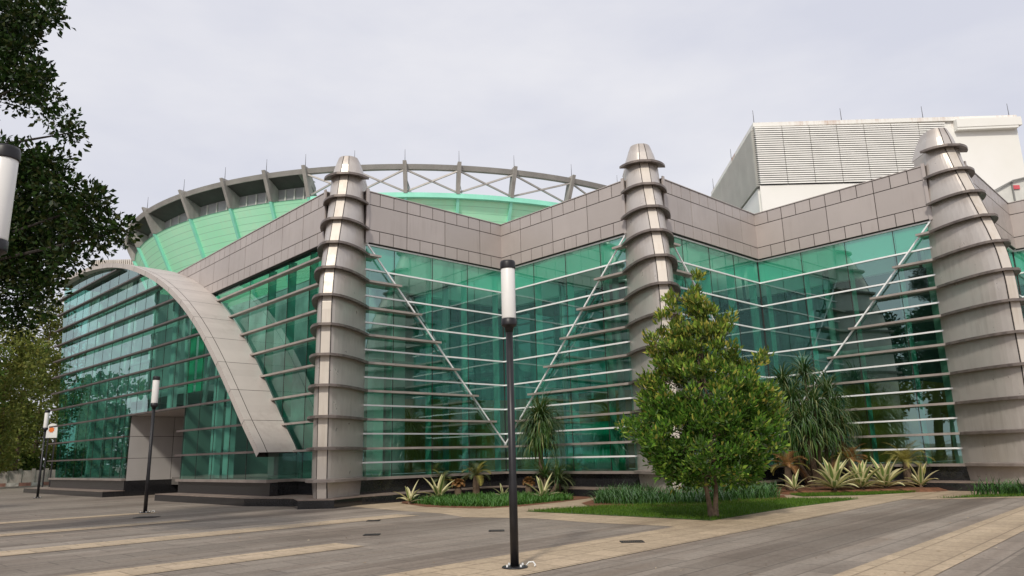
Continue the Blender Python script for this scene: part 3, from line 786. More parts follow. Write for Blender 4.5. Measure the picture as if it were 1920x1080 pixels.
while s_ < 26:
    lo = ZP if SP0 < s_ < SP1 else SILL
    hi = pz(s_) - .3
    if s_ > 24.6: lo = SILL + (s_ - 24.6) / 2.9 * 13.4 + .1
    if hi > lo: mb.box(Fp(s_, lo, -.012), FD * .018, FN * .02, Vector((0, 0, hi - lo)))
    s_ += 1.6
mb.build('joint', m_dark, gF)
for k in range(1, 13):
    z = B(k)
    if k == 12: sr = vs(z) + 1.5
    sr = vs(z + .32) + .05 if z + .32 < 14.2 else 16
    segs = [(sr, left_s(z) + .75)]
    if k < 3: segs = [(sr, SP0), (SP1, left_s(z) + .75)]
    for a, b in segs:
        if k == 12: continue
        s = MB(); s.box(Fp(a, z - .05, .006), FD * (b - a), FN * .30, Vector((0, 0, .045)))
        s.box(Fp(a, z - .085, .23), FD * (b - a), FN * .08, Vector((0, 0, .085))); s.build('louvre', m_louvshade, gF)
# sills and black plinth, broken by the portal
for a, b in ((-3.6, SP0), (SP1, 25.3)):
    s = MB(); s.box(Fp(a, SILL - .11, -.3), FD * (b - a), FN * .5, Vector((0, 0, .108))); s.build('sill', m_sill, vault)
    s = MB(); s.box(Fp(a, 0, -.3), FD * (b - a), FN * .34, Vector((0, 0, SILL - .113))); s.build('plinth', m_granite, vault)
    e0 = a if a > 0 else -3.6
    s = MB(); s.box(Fp(e0, -.05, -.3), FD * (b - e0 + (2 if b > 20 else 0)), FN * 1.35, Vector((0, 0, .32))); s.build('step', m_granite, vault)
    s = MB(); s.box(Fp(e0, .272, -.3), FD * (b - e0 + (2 if b > 20 else 0)), FN * 1.35, Vector((0, 0, .028))); s.build('step_top', m_step, vault)
# side return of the glass at the far end
mb = MB(); mb.face([Fp(left_s(SILL), SILL, -.02), Fp(left_s(SILL), SILL, -12), Fp(left_s(14.1), 14.1, -12), Fp(left_s(14.1), 14.1, -.02)]); mb.build('glass_wall', m_glassF, vault)
# portal: panelled jambs, ceiling, dark doors
DP = 4.6
mb = MB(); mb.box(Fp(SP1, .0, -.02), FD * .2, -FN * DP, Vector((0, 0, ZP)), 1)
for i in range(2):
    for j, (za, zb) in enumerate(((.78, 1.95), (1.95, 3.1), (3.1, ZP))):
        mb.box(Fp(SP1 - .02, za + .012, -.03 - i * DP / 2 - .012), FD * .03, -FN * (DP / 2 - .03), Vector((0, 0, zb - za - .024)), 0)
mb.box(Fp(SP1 - .035, 0, -.03), FD * .03, -FN * (DP - .05), Vector((0, 0, .76)), 2)
mb.build('portal_jamb', [plain('portal_panel', (.50, .475, .455), .5, .1, .06, .8), m_dark, m_granite], vault)
mb = MB(); mb.box(Fp(SP0 - .2, 0, -.02), FD * .2, -FN * DP, Vector((0, 0, ZP))); mb.build('portal_jamb', m_clad, vault)
mb = MB(); mb.box(Fp(SP0 - .2, ZP, -.02), FD * (SP1 - SP0 + .4), -FN * DP, Vector((0, 0, .12))); mb.build('portal_ceiling', m_clad, vault)
mb = MB(); mb.box(Fp(SP0, 0, -DP), FD * (SP1 - SP0), -FN * .1, Vector((0, 0, ZP))); mb.build('door', m_intdark, vault)
# interior: floor, back wall, upper gallery, raking white columns
mb = MB(); mb.box(Fp(-3, .5, -.35), FD * 7.8, -FN * 1.2, Vector((0, 0, .39))); mb.box(Fp(12.3, .5, -.35), FD * 12.2, -FN * 9, Vector((0, 0, .39))); mb.build('floor', m_floor, vault)
mb = MB(); mb.box(Fp(9.5, SILL, -9.4), FD * 17, -FN * .2, Vector((0, 0, 12.0))); mb.build('inner_wall', plain('grey_green_plaster', (.36, .48, .43), .7, 0, .6, .45), vault)
mb = MB(); mb.box(Fp(10.5, 5.6, -3.0), FD * 14.5, -FN * 6.2, Vector((0, 0, .35))); mb.build('gallery_floor', m_inner, vault)
m_part = plain('partition_plaster', (.40, .50, .46), .7, 0, .45, .9, stretch=(1, 1, .12))
mb = MB()
for z0, z1, d0, d1 in ((SILL, 5.6, .9, 9.3), (5.95, 8.4, .9, 3.6), (5.95, 8.4, 4.6, 9.3), (8.4, 13.2, .9, 9.3)): mb.box(Fp(21.5, z0, -d0), FD * .2, -FN * (d1 - d0), Vector((0, 0, z1 - z0)))
mb.build('partition', m_part, vault)
mb = MB(); mb.box(Fp(14.0, 5.96, -4.4), FD * .18, -FN * 4.9, Vector((0, 0, 5.2))); mb.box(Fp(13.5, SILL, -5.0), FD * .18, -FN * 4.4, Vector((0, 0, 4.6))); mb.build('partition', m_part, vault)
for z, a, b in ((8.9, 9.8, 24.5), (11.4, 12.2, 24.5)):
    mb = MB(); mb.box(Fp(a, z, -1.0), FD * (b - a), -FN * .14, Vector((0, 0, .2))); mb.build('interior_rail', m_intcol, vault)
for s_, dz in ((8.2, .9), (10.4, -1.0), (12.6, .9), (14.4, -1.0), (6.1, -.8), (16.2, .8), (18.2, -.8), (20.2, .8), (23.0, .6)):
    mb = MB(); mb.tube([Fp(s_, ZP if 5 < s_ < 12 else SILL, -1.35), Fp(s_ + dz, pz(s_ + dz) - .4, -1.35)], .11, 8); mb.build('raking_column', m_intcol, vault, smooth=True)
for s_, zt in ((2.2, 7.0), (3.6, 8.0), (9.2, 11)):
    mb = MB(); mb.box(Fp(s_, ZP + .2 if s_ > 5 else SILL, -.95), FD * .5, -FN * .3, Vector((0, 0, zt - (ZP if s_ > 5 else SILL) - .3))); mb.build('interior_column', m_intcol, vault)
mb = MB(); mb.box(Fp(13.0, 4.6, -1.6), FD * 11, -FN * .12, Vector((0, 0, .18))); mb.box(Fp(13.0, 7.4, -1.2), FD * 3.6, -FN * .12, Vector((0, 0, .14))); mb.build('interior_rail', m_intcol, vault)
for a in (0.2, 6.6, 7.7):
    mb = MB(); mb.box(Fp(a, 5.2, -1.4), FD * .7, -FN * .06, Vector((0, 0, min(3.4, pz(a) - 6.0)))); mb.build('green_panel', plain('bright_green_panel', (.05, .55, .30), .5), vault)

# ------------------------------------------------------------------ auditorium bowl behind
BC = Vector((-9.12, 75.88, 0)); RB, HB = 28.8, 21.5
bowl = thing('auditorium_bowl', 'round mint green auditorium bowl flaring upward to a grey rim on fins', 'building', BC)
def bp(th, r_, z): return Vector((BC.x + r_ * math.sin(th), BC.y - r_ * math.cos(th), z))
def rw(z): return 27.85 - (19.6 - z) * .5
fin_deg = [-84, -74, -64, -54, -44.1, -32.6, -23.7, -16.4, -10.3, -3.2, 3.8, 11.3, 19.3, 28.6, 37.5, 46.5, 56, 66]
OPEN0, OPEN1 = -10.3, 70
mb = MB(); angs = [rad(a) for a in range(-100, 101, 2)]
mb.loft([[bp(a, rw(z), z) for a in angs] for z in (9, 12, 15, 18, 19.6)], cap=False, closed=False)
mb.build('drum_wall', m_mint, bowl, smooth=True)
mb = MB(); a1 = [rad(a) for a in range(-10, 71, 2)]
mb.loft([[bp(a, rw(19.6) + d, z) for a in a1] for d, z in ((-.05, 19.3), (.22, 19.32), (.22, 19.66), (-.5, 19.67))], cap=False, closed=False); mb.build('wall_coping', m_mintrib, bowl)
mb = MB(); a2 = [rad(a) for a in range(-100, 101, 2)]
rr = [[bp(a, RB + d, z) for a in a2] for d, z in ((-.55, 21.2), (-.16, 21.16), (.0, 21.47), (-.40, 21.5), (-.55, 21.2))]
mb.loft(rr, cap=False, closed=False); mb.build('rim_beam', plain('rim_grey', (.36, .345, .325), .7, 0, .15, .8), bowl)
# roofed, glazed stretch on one side
a3 = [rad(a) for a in np.arange(-100, OPEN0 + .1, 1.5)]
mb = MB(); mb.loft([[bp(a, r_, z) for a in a3] for r_, z in ((RB - .22, 21.18), (27.3, 20.72))], cap=False, closed=False); mb.build('soffit', plain('dark_soffit', (.075, .07, .066), .8), bowl)
mb = MB(); mb.loft([[bp(a, r_, z) for a in a3] for r_, z in ((RB - .5, 21.49), (25.9, 21.6))], cap=False, closed=False); mb.build('roof', m_conc, bowl)
mb = MB(); mb.loft([[bp(a, r_, z) for a in a3] for r_, z in ((27.9, 19.62), (27.2, 19.6))], cap=False, closed=False); mb.build('ledge', m_mintrib, bowl)
m_win = plain('window_pane', (.33, .32, .33), .35, 0, .2, 1)
m_mull = plain('mullion', (.55, .54, .50), .6)
for a, b in zip(fin_deg, fin_deg[1:]):
    if b > OPEN0 + .1: break
    f = MB(); st_ = [rad(a + (b - a) * i / 4) for i in range(5)]
    f.loft([[bp(t, 27.28, z) for t in st_] for z in (19.6, 20.76)], cap=False, closed=False)
    wn_ = f.build('window', m_win, bowl)
    for t in st_[1:4]:
        f = MB(); f.beam(bp(t, 27.33, 19.6), bp(t, 27.33, 20.66), .09, .09, upv=(math.sin(t), -math.cos(t), 0)); f.build('mullion', m_mull, wn_)
m_fin = plain('fin_concrete', (.37, .35, .325), .8, 0, .25, 1.5, stretch=(1, 1, .3))
for i, a in enumerate(fin_deg):
    t = rad(a); dr = Vector((math.sin(t), -math.cos(t), 0)); tg = Vector((dr.y, -dr.x, 0)); hw = .13
    closed_ = a <= OPEN0 + .1
    inner = 26.4 if closed_ else RB - .62
    pts = [(RB + .30, 21.62), (RB - .45, 21.62), (27.2, 20.6), (27.2, 19.62), (rw(19.6) + .26, 19.62)] if closed_ else [(RB + .30, 21.62), (RB - .45, 21.62), (rw(19.6) - .30, 19.62), (rw(19.6) + .26, 19.62)]
    f = MB()
    def slab(pl, hw_):
        l = [Vector((BC.x, BC.y, 0)) + dr * r_ + tg * -hw_ + Vector((0, 0, z)) for r_, z in pl]; r2 = [p + tg * 2 * hw_ for p in l]
        f.face(l); f.face(r2[::-1])
        for j in range(len(pl)): k = (j + 1) % len(pl); f.face([l[j], r2[j], r2[k], l[k]][::-1])
    slab(pts, hw); fo = f.build('fin', m_fin, bowl)
    f = MB(); f2 = [(rw(19.6) + .24, 19.61), (rw(19.6) - .1, 19.61), (rw(9) - .1, 9), (rw(9) + .22, 9)]; slab(f2, hw * .8); f.build('wall_rib', m_mintrib, bowl)
    f = MB(); f.tube([V3(BC + dr * (RB - .1), 21.6), V3(BC + dr * (RB - .1), 22.6)], [.022, .01], 5); f.build('lightning_rod', m_dark, fo)
m_steel = plain('grey_steel', (.40, .38, .36), .5, .3, .15, 1)
for a, b in zip(fin_deg, fin_deg[1:]):
    if a < OPEN0 - .1: continue
    ta, tb = rad(a), rad(b)
    for q, (za, zb) in enumerate(((21.15, 19.75), (19.75, 21.15))):
        ra, rb_ = (RB - .2, rw(19.75)) if q == 0 else (rw(19.75), RB - .2)
        f = MB(); f.beam(bp(ta, ra, za), bp(tb, rb_, zb), .10, .12); f.build('cross_brace', m_steel, bowl)
    f = MB(); f.beam(bp(ta, RB - .5, 21.0), bp(ta + .012, 26.6, 19.3), .07, .07); f.beam(bp(ta, RB - .6, 20.9), bp(ta + .02, 27.0, 19.3), .04, .04); f.build('back_stay', m_steel, bowl)

# ------------------------------------------------------------------ white louvred block
blk = thing('louvred_block', 'tall white block with horizontal louvres and rust stains rising behind the hall', 'building', (31, 64, 0))
X0, X1, Y0, Y1, ZT = 20.4, 42.0, 56.0, 72.4, 27.75
LX = 36.2
mb = MB(); mb.prism([(X0 + .35, Y0 + .35), (LX, Y0 + .35), (LX, Y0), (X1, Y0 - .2), (X1, Y1), (X0 + 1.2, Y1)], 8, ZT - .05); mb.build('wall', m_wall2, blk)
mb = MB(); mb.box((X0 + .33, Y0 + .33, 22.56), (LX - X0 - .35, 0, 0), (0, .015, 0), (0, 0, ZT - 22.7)); mb.box((X0 + .33, Y0 + .35, 22.56), (.84, 16, 0), (.015, 0, 0), (0, 0, ZT - 22.7)); mb.build('louvre_shade', plain('shade_backing', (.075, .075, .072), .8), blk)  # dark sheets painting in the recess shade behind the slats
mb = MB(); mb.prism([(X0 - .02, Y0 - .02), (LX, Y0 - .02), (LX, Y0 + .6), (X0 + .6, Y0 + .6)], 8, 22.55); mb.prism([(X0, Y0 + .6), (X0 + .6, Y0 + .6), (X0 + 1.5, Y1), (X0 + .8, Y1)], 8, 22.5); mb.build('wall_base', m_wall2, blk)
mb = MB(); mb.prism([(X0 - .05, Y0 - .06), (X1 + .1, Y0 - .3), (X1 + .1, Y1 + .1), (X0 + .8, Y1 + .1)], ZT - .02, ZT + .32); mb.build('parapet', m_wall2, blk)
nsl = 27; zl0, zl1 = 22.62, ZT - .06
def slat_row(name, a, b, outv, npan, face=.64):
    D_ = b - a
    for q in range(npan):
        mb = MB(); p0 = a + D_ * ((q + .012) / npan); d = D_ * (.976 / npan)
        for i in range(nsl):
            h = (zl1 - zl0) / nsl; z = zl0 + h * i
            lo = p0 + outv * .16; hi = p0 - outv * .14; n0 = len(mb.v)
            pts = [V3(lo, z + h * .02), V3(lo, z + h * face), V3(hi, z + h * (face + .28)), V3(hi, z + h * (face + .14))]
            mb.v += [tuple(p) for p in pts] + [tuple(p + d) for p in pts]
            mb.f += [(n0, n0 + 1, n0 + 5, n0 + 4), (n0 + 1, n0 + 2, n0 + 6, n0 + 5), (n0 + 2, n0 + 3, n0 + 7, n0 + 6), (n0 + 3, n0, n0 + 4, n0 + 7), (n0, n0 + 3, n0 + 2, n0 + 1), (n0 + 4, n0 + 5, n0 + 6, n0 + 7)]; mb.m += [0] * 6
        mb.build(name, m_white, blk)
FL = Vector((X0, Y0, 0)); FR = Vector((LX, Y0, 0)); SB = Vector((X0 + .8, Y1, 0))
slat_row('louvre_screen', FL, FR, Vector((0, -1, 0)), 7)
slat_row('louvre_screen', FL + Vector((-.02, .2, 0)), SB, Vector((-1, 0, 0)), 7, .22)
mb = MB(); mb.box((LX + .7, Y0 - .50, 26.8), (X1 - LX - .9, -.2, 0), (0, .9, 0), (0, 0, .198)); mb.build('ledge', m_wall2, blk)
mb = MB(); mb.box((LX + .7, Y0 - .55, 27.0), (X1 - LX - .6, -.2, 0), (0, .9, 0), (0, 0, .72)); mb.build('canopy', m_wall2, blk)
for x, y in ((X0 + .1, Y0 + .1), (27.8, Y0 + .1), (34.6, Y0 + .1), (X1 - .3, Y0), (X0 + .5, 64), (X0 + .8, 71.5)):
    mb = MB(); mb.tube([(x, y, ZT + .2), (x, y, ZT + 1.5)], [.03, .015], 5); mb.build('lightning_rod', m_dark, blk)

# pale plant room on the roof at the right and ribbed parapet of a building far behind the vault
c0 = AY(1897, 372, 37.0)
room = thing('roof_plant_room', 'small pale plant room with a red plate on the hall roof', 'plant room', (c0.x, 37, 11.5))
xa, xb = c0.x - .95, c0.x + 3.2
def zt_(px, py): return AY(px, py, 37).z
mb = MB(); n0 = 0
xm = AY(1896, 340, 37).x
fr = [(xa - .1, 11.5), (xa - .1, zt_(1868, 362)), (xm, zt_(1896, 341)), (xb, zt_(1935, 317)), (xb, 11.5)]
mb.v = [(x, 37, z) for x, z in fr] + [(x, 40.5, z) for x, z in fr]
mb.f = [(0, 4, 3, 2, 1)[::-1], (5, 6, 7, 8, 9)[::-1]] + [(i, (i + 1) % 5, 5 + (i + 1) % 5, 5 + i) for i in range(5)]; mb.m = [0] * 7
mb.build('wall', plain('pale_grey_paint', (.60, .60, .56), .6), room)
mb = MB(); mb.box((xm - .06, 36.94, 11.6), (.08, 0, 0), (0, .05, 0), (0, 0, zt_(1896, 341) - 11.6)); mb.beam((xa - .2, 36.9, zt_(1868, 362)), (xm, 36.9, zt_(1896, 341) + .03), .12, .06); mb.beam((xm, 36.9, zt_(1896, 341) + .03), (xb, 36.9, zt_(1935, 317)), .12, .06); mb.build('trim', plain('grey_trim', (.22, .22, .21), .6), room)
q = AY(1906, 351, 36.93)
mb = MB(); mb.box((q.x - .16, 36.93, q.z - .10), (.34, 0, 0), (0, .04, 0), (0, 0, .22)); mb.build('plate', plain('red_plate', (.62, .10, .12), .5), room)

g0 = AY(176, 492, 88); g1 = AY(300, 488, 88)
far = thing('distant_hall', 'pale ribbed roof edge of a distant building behind the arch', 'building', ((g0.x + g1.x) / 2, 90, 0))
mb = MB(); mb.box((g0.x, 88, 0), (g1.x - g0.x, 0, 0), (0, 12, 0), (0, 0, g0.z + .1)); mb.build('wall', m_conc, far)
mb = MB(); nrib = 34
for i in range(nrib): mb.box((g0.x + (g1.x - g0.x) * i / nrib, 87.8, g0.z - 1.2), ((g1.x - g0.x) / nrib * .55, 0, 0), (0, .19, 0), (0, 0, 1.45))
mb.build('parapet_ribs', plain('pale_rib', (.66, .60, .54), .7), far)

# ------------------------------------------------------------------ street lamps
def make_lamp():
    root = thing('street_lamp', 'x', 'street lamp', (0, 0, 0), 'black plaza lamps with white tube heads')
    m_diff, n, out = new_mat('white_diffuser')
    n.links.new(nd(n, 'ShaderNodeBsdfPrincipled', {'Base Color': ramp(n, noise(n, 1.2), [(.3, (.74, .73, .70)), (.7, (.82, .81, .79))]), 'Roughness': .35}).outputs[0], out.inputs[0])
    def lathe(name, prof_, mat, n=20):
        mb = MB(); mb.loft([[(r_ * math.cos(2 * math.pi * i / n), r_ * math.sin(2 * math.pi * i / n), z) for i in range(n)] for r_, z in prof_])
        o = mb.build(name, mat, root)
        for p in o.data.polygons: p.use_smooth = abs(p.normal.z) < .5
        return o
    lathe('pole', [(.062, .0), (.062, 1.2), (.056, 1.25), (.054, 3.60)], m_pole)
    lathe('collar', [(.056, 3.48), (.075, 3.56), (.118, 3.585), (.120, 3.60), (.120, 3.69), (.114, 3.695)], m_pole)
    lathe('lamp_tube', [(.108, 3.69), (.112, 3.71), (.112, 4.50), (.108, 4.51)], m_diff)
    lathe('cap', [(.120, 4.50), (.122, 4.51), (.122, 4.60), (.112, 4.63), (.03, 4.64)], m_pole)
    lathe('base_plate', [(.19, .006), (.19, .022), (.175, .03), (.07, .032)], m_pole)
    mb = MB()
    for a in (.6, 2.2, 3.8, 5.4): mb.tube([(.14 * math.cos(a), .14 * math.sin(a), .028), (.14 * math.cos(a), .14 * math.sin(a), .06)], .014, 6)
    mb.build('bolts', m_silver, root)
    return root
lamp = make_lamp()
spots = [((-.06, 11.25), (0, 0, 0), 'black lamp post with a white tube head standing in the middle foreground of the plaza'),
         ((-12.64, 25.7), (rad(.0), rad(0), 0), 'black lamp post with a white tube head before the portal of the arched wing'),
         ((-25.6, 40.2), (0, 0, 0), 'smallest black lamp post, farthest away beside the end of the arched wing'),
         ((-4.87, 6.55), (0, 0, 0), 'nearest lamp, its white tube head cut by the frame before the dark tree')]
for i, (p, rt, lb) in enumerate(spots):
    o = lamp if i == 0 else copy_tree(lamp)
    o.location = (p[0], p[1], 0); o['label'] = lb
# litter at the foot of two lamps, drain covers
m_paper = plain('white_litter', (.7, .7, .68), .7)
for (x, y), lb in (((.17, 11.3), 'curl of white wire at the foot of the foreground lamp'), ((-12.4, 25.75), 'small white scrap at the foot of the lamp by the portal')):
    mb = MB(); mb.tube([(x - .06, y, .03), (x - .02, y + .02, .07), (x + .04, y, .075), (x + .07, y - .03, .04), (x + .06, y - .06, .02)], .012, 6)
    tag(mb.build('wire_scrap', m_paper, None, True, (x, y, 0)), lb, 'litter')
m_cover_i = plain('cast_iron', (.045, .042, .04), .6, .4, .3, 12)
for px, py, wd, dp, lb in ((1185, 1017, .42, .3, 'rectangular iron drain grate on the tan footpath'), (931, 996, .34, .26, 'small iron drain grate behind the foreground lamp'), (697, 1003.5, .34, .26, 'small iron drain grate on the grey paving before the first pillar'),
                           (275, 970.5, .62, .5, 'round-edged iron cover beside the lamp by the portal'), (700, 977, .34, .26, 'small iron drain grate nearest the first pillar')):
    g = G(px, py); t = thing('drain_cover', lb, 'drain cover', (g.x, g.y, 0), 'iron drain covers in the plaza')
    mb = MB(); a = Vector((g.x - wd / 2, g.y - dp / 2, .0)); fx, fy = Vector((wd, 0, 0)), Vector((0, dp, 0))
    mb.box(a + Vector((0, 0, .009)), fx, Vector((0, .03, 0)), (0, 0, .012)); mb.box(a + fy + Vector((0, -.03, .009)), fx, Vector((0, .03, 0)), (0, 0, .012))
    mb.box(a + Vector((0, .03, .009)), Vector((.03, 0, 0)), Vector((0, dp - .06, 0)), (0, 0, .012)); mb.box(a + fx + Vector((-.03, .03, .009)), Vector((.03, 0, 0)), Vector((0, dp - .06, 0)), (0, 0, .012))
    mb.build('frame', m_cover_i, t)
    mb = MB(); k = 9
    for i in range(k): mb.box(a + Vector((.03 + (wd - .06) * i / k, .03, .0085)), Vector(((wd - .06) / k * .6, 0, 0)), Vector((0, dp - .06, 0)), (0, 0, .009))
    mb.build('grate', m_cover_i, t)
mb = MB()
for i in range(70):
    px, py = R0.uniform(0, 1920), R0.uniform(960, 1078); g = G(px, py); s_ = R0.uniform(.012, .035)
    a = R0.random() * 6.28; mb.face([(g.x + s_ * math.cos(a + k * 2.1) * (1 if k else 1.6), g.y + s_ * math.sin(a + k * 2.1), .012 + .006 * k) for k in range(3)])
tag(mb.build('fallen_leaves', leaf_mat('dry_leaves', (.25, .15, .06), (.55, .48, .36), .1, .02)), 'scattered dry leaf litter on the paving', 'leaf litter', kind='stuff')

# ------------------------------------------------------------------ plants
def tufts(cs, per, rg, size):
    out = []
    for c in cs:
        n = per; d = rg.normal(size=(n, 3)); d /= np.linalg.norm(d, axis=1)[:, None]; d[:, 2] *= .7
        out.append(np.asarray(c) + d * size * rg.uniform(.3, 1, (n, 1)))
    return np.concatenate(out)
def leaf_cloud(centers, nper, spread, ln, wd, rng, upb=.4, outc=None, outw=.6):
    """kite-shaped leaves round each centre; returns verts, faces(quads)"""
    Cn = np.repeat(np.asarray(centers), nper, 0); n = len(Cn)
    dv = rng.normal(size=(n, 3)); dv /= np.linalg.norm(dv, axis=1)[:, None]
    P = Cn + dv * spread * rng.random((n, 1)) ** .5
    d = dv * .8 + np.array([0, 0, upb]) + rng.normal(size=(n, 3)) * .25
    if outc is not None:
        o = P - outc; o /= np.linalg.norm(o, axis=1)[:, None] + 1e-6; d += o * outw
    d /= np.linalg.norm(d, axis=1)[:, None]
    r_ = rng.normal(size=(n, 3)); s_ = np.cross(d, r_); s_ /= np.linalg.norm(s_, axis=1)[:, None] + 1e-6
    nn = np.cross(s_, d)
    L = ln * (.5 + .95 * rng.random((n, 1))); W = wd * (.7 + .6 * rng.random((n, 1)))
    a = P; b = P + d * L * .5 + s_ * W / 2 + nn * W * .15; c = P + d * L - nn * L * .12; e = P + d * L * .5 - s_ * W / 2 + nn * W * .15
    V = np.stack([a, b, c, e], 1).reshape(-1, 3); return V, np.arange(n * 4).reshape(-1, 4)

# the conical tree on the lawn
tb = G(1338, 971)
tree = thing('conical_tree', 'bushy conical evergreen tree with two bare stems on the lawn', 'tree', (tb.x, tb.y, 0))
PRO = [(.72, .75), (.95, 1.35), (1.4, 1.85), (2.0, 2.0), (2.6, 1.84), (3.1, 1.52), (3.6, 1.16), (4.1, .84), (4.6, .56), (5.0, .34), (5.4, .16), (5.8, .04)]
rg = np.random.default_rng(21)
ctr, tone = [], []
bumps = [(rg.uniform(0, 6.28), rg.uniform(.9, 5.8), rg.uniform(.3, .7), rg.uniform(.10, .34)) for _ in range(46)]
while len(ctr) < 370:
    z = rg.uniform(.80, 5.6) if len(ctr) < 235 else rg.uniform(.8, 2.9); Rz = lerp_tab(PRO, z)
    if rg.random() > (Rz / 2.0) * .85 + .15: continue
    a = rg.uniform(0, 6.283); k = 1.0
    for (ba, bz, bw, bh) in bumps:
        da = (a - ba + math.pi) % (2 * math.pi) - math.pi
        k += (bh if bw < .55 else -bh * .9) * math.exp(-(da * max(Rz, .4) / bw) ** 2 - ((z - bz) / bw) ** 2)
    k = min(k, 1.16) * rg.choice([1.0, 1.0, .97, 1.1, .88])
    r_ = Rz * k * (rg.uniform(.25, 1.0) ** .40)
    ctr.append((tb.x + r_ * math.cos(a), tb.y + r_ * math.sin(a), z + .06 * r_)); tone.append((z, r_ / max(Rz * k, .01)))
for (dx, z0, z1, lean) in ((-.45, 4.5, 5.45, -.25), (.0, 4.9, 6.05, .04), (.45, 4.2, 4.9, .3), (-.95, 3.6, 4.4, -.3), (1.15, 3.2, 3.95, .5), (-1.2, 2.8, 3.35, -.2), (1.5, 2.2, 2.8, .3), (-.75, 4.0, 4.9, -.2)):     # leading shoots
    for i in range(4):
        t_ = i / 3; ctr.append((tb.x + dx + lean * t_, tb.y + rg.normal() * .12, z0 + (z1 - z0) * t_)); tone.append((6, 1))
ctr = np.array(ctr); tone = np.array(tone); PER, NL = 8, 11
sub_ = tufts(ctr, PER, rg, .23)
v, f = leaf_cloud(sub_, NL, .12, .145, .06, rg, .65, np.array([tb.x, tb.y, 1.8]), .55)
tone = np.repeat(tone, PER, 0)
m_t1 = leaf_mat('evergreen_leaf', (.035, .10, .012), (.11, .23, .028), .3, .12)
m_t2 = leaf_mat('olive_leaf', (.06, .12, .018), (.15, .21, .032), .3, .12)
m_t3 = leaf_mat('young_shoot', (.34, .38, .06), (.46, .38, .09), .35, .10)
zt = np.repeat(tone[:, 0], NL) + rg.normal(size=len(f)) * .7; rt = np.repeat(tone[:, 1], NL)
mi = np.where(zt > 3.3, 1, 0); mi = np.where((rg.random(len(f)) < .035 + .13 * (zt > 2.8) * (rt > .7) + .10 * (zt > 4.8)), 2, mi)
mi = np.where((mi < 2) & (rg.random(len(f)) < .05 + .13 * (rt > .8)), 3, mi)
m_t4 = leaf_mat('leaf_highlight', (.22, .36, .04), (.34, .48, .08), .35, .12)  # bright leaves painting in highlights, more of them on the outer crown
mesh_np('crown', v, f, [m_t1, m_t2, m_t3, m_t4], tree, mi)
mb = MB()
for dx in (-1, 1):
    mb.tube([(tb.x + dx * .05, tb.y, -.02), (tb.x + dx * .07, tb.y, .25), (tb.x + dx * .13, tb.y + .03 * dx, .7), (tb.x + dx * .12, tb.y, 1.6), (tb.x + dx * .06, tb.y, 3.4), (tb.x + dx * .03, tb.y, 5.6)], [.10, .065, .052, .045, .03, .01], 8)
for i in range(46):
    z = rg.uniform(.85, 5.2); a = rg.uniform(0, 6.28); r_ = lerp_tab(PRO, z) * .8
    mb.tube([(tb.x, tb.y, z - .25), (tb.x + r_ * .5 * math.cos(a), tb.y + r_ * .5 * math.sin(a), z - .02), (tb.x + r_ * math.cos(a), tb.y + r_ * math.sin(a), z + .15)], [.022, .014, .006], 5)
mb.build('trunk', m_bark, tree)

# dark spreading tree at the left edge, its limbs reaching into the picture
def blob_tree(name, label, base, blobs, trunk, leaf, ln, wd, nper, dens, mat, seed, spread, group=None, limbs=True):
    """blobs: (x, y, z, radius)"""
    t = thing(name, label, 'tree', (base[0], base[1], 0), group)
    rg = np.random.default_rng(seed); cs = []
    for (x, y, z, r_) in blobs:
        n = max(4, int(dens * r_ ** 2))
        d = rg.normal(size=(n, 3)); d /= np.linalg.norm(d, axis=1)[:, None]
        cs.append(np.array([x, y, z]) + d * (r_ * rg.uniform(.45, 1.0, (n, 1)) ** .6) * np.array([1, 1, .8]))
    cs = np.concatenate(cs)
    v, f = leaf_cloud(cs, nper, spread, ln, wd, rg, .1)
    mi = (rg.random(len(f)) < .25).astype(int)
    mesh_np('crown', v, f, mat, t, mi)
    mb = MB(); top = trunk[-1]
    mb.tube([p[:3] for p in trunk], [p[3] for p in trunk], 9)
    if limbs:
        for (x, y, z, r_) in blobs[::4 if seed == 3 else 3]:
            k = min(range(len(trunk)), key=lambda j: abs(trunk[j][2] - (z - 1.2)) if j else 99)
            q = Vector(trunk[k][:3]); e = Vector((x, y, z)); mid = q.lerp(e, .55) + Vector((0, 0, .35))
            mb.tube([q, mid, e], [max(.03, trunk[k][3] * .45), .04, .012], 6)
    mb.build('trunk', m_barkd if seed == 3 else m_bark, t)
    return t
m_d1 = leaf_mat('dark_leaf', (.010, .024, .006), (.028, .055, .012), .15, .04)
m_d2 = leaf_mat('dark_leaf_olive', (.03, .04, .012), (.055, .065, .02), .18, .05)
bl = []
for px, py, Y, rpx in [(20, 40, 14, 60), (70, 15, 13.5, 42), (105, 25, 13.2, 22), (20, 120, 14, 62), (55, 150, 13.6, 40), (30, 172, 14.2, 36), (85, 190, 13.5, 26), (112, 225, 13.2, 24), (138, 248, 13, 16),
                       (15, 310, 14, 52), (58, 305, 13.5, 36), (60, 360, 14, 75), (20, 430, 14.5, 80), (100, 320, 13.3, 36), (130, 370, 13.2, 48), (95, 430, 13.8, 62), (165, 385, 12.9, 30), (190, 375, 12.8, 22), (170, 425, 12.9, 38), (208, 425, 12.7, 24), (236, 432, 12.6, 14), (178, 465, 12.8, 20), (130, 480, 13, 30), (60, 500, 14, 60), (15, 545, 14.5, 60), (75, 560, 13.6, 30), (20, 600, 14.4, 30),
                       (-60, 60, 15, 130), (-170, 250, 15, 100), (-70, 450, 15, 120), (-200, 150, 15, 170), (-220, 380, 15, 160), (-80, -130, 15, 150), (60, -60, 14, 60)]:
    p = AY(px, py, Y); bl.append((p.x, p.y, p.z, rpx / F_PX * Y * 1.02))
TR = (-15.2, 15.5)
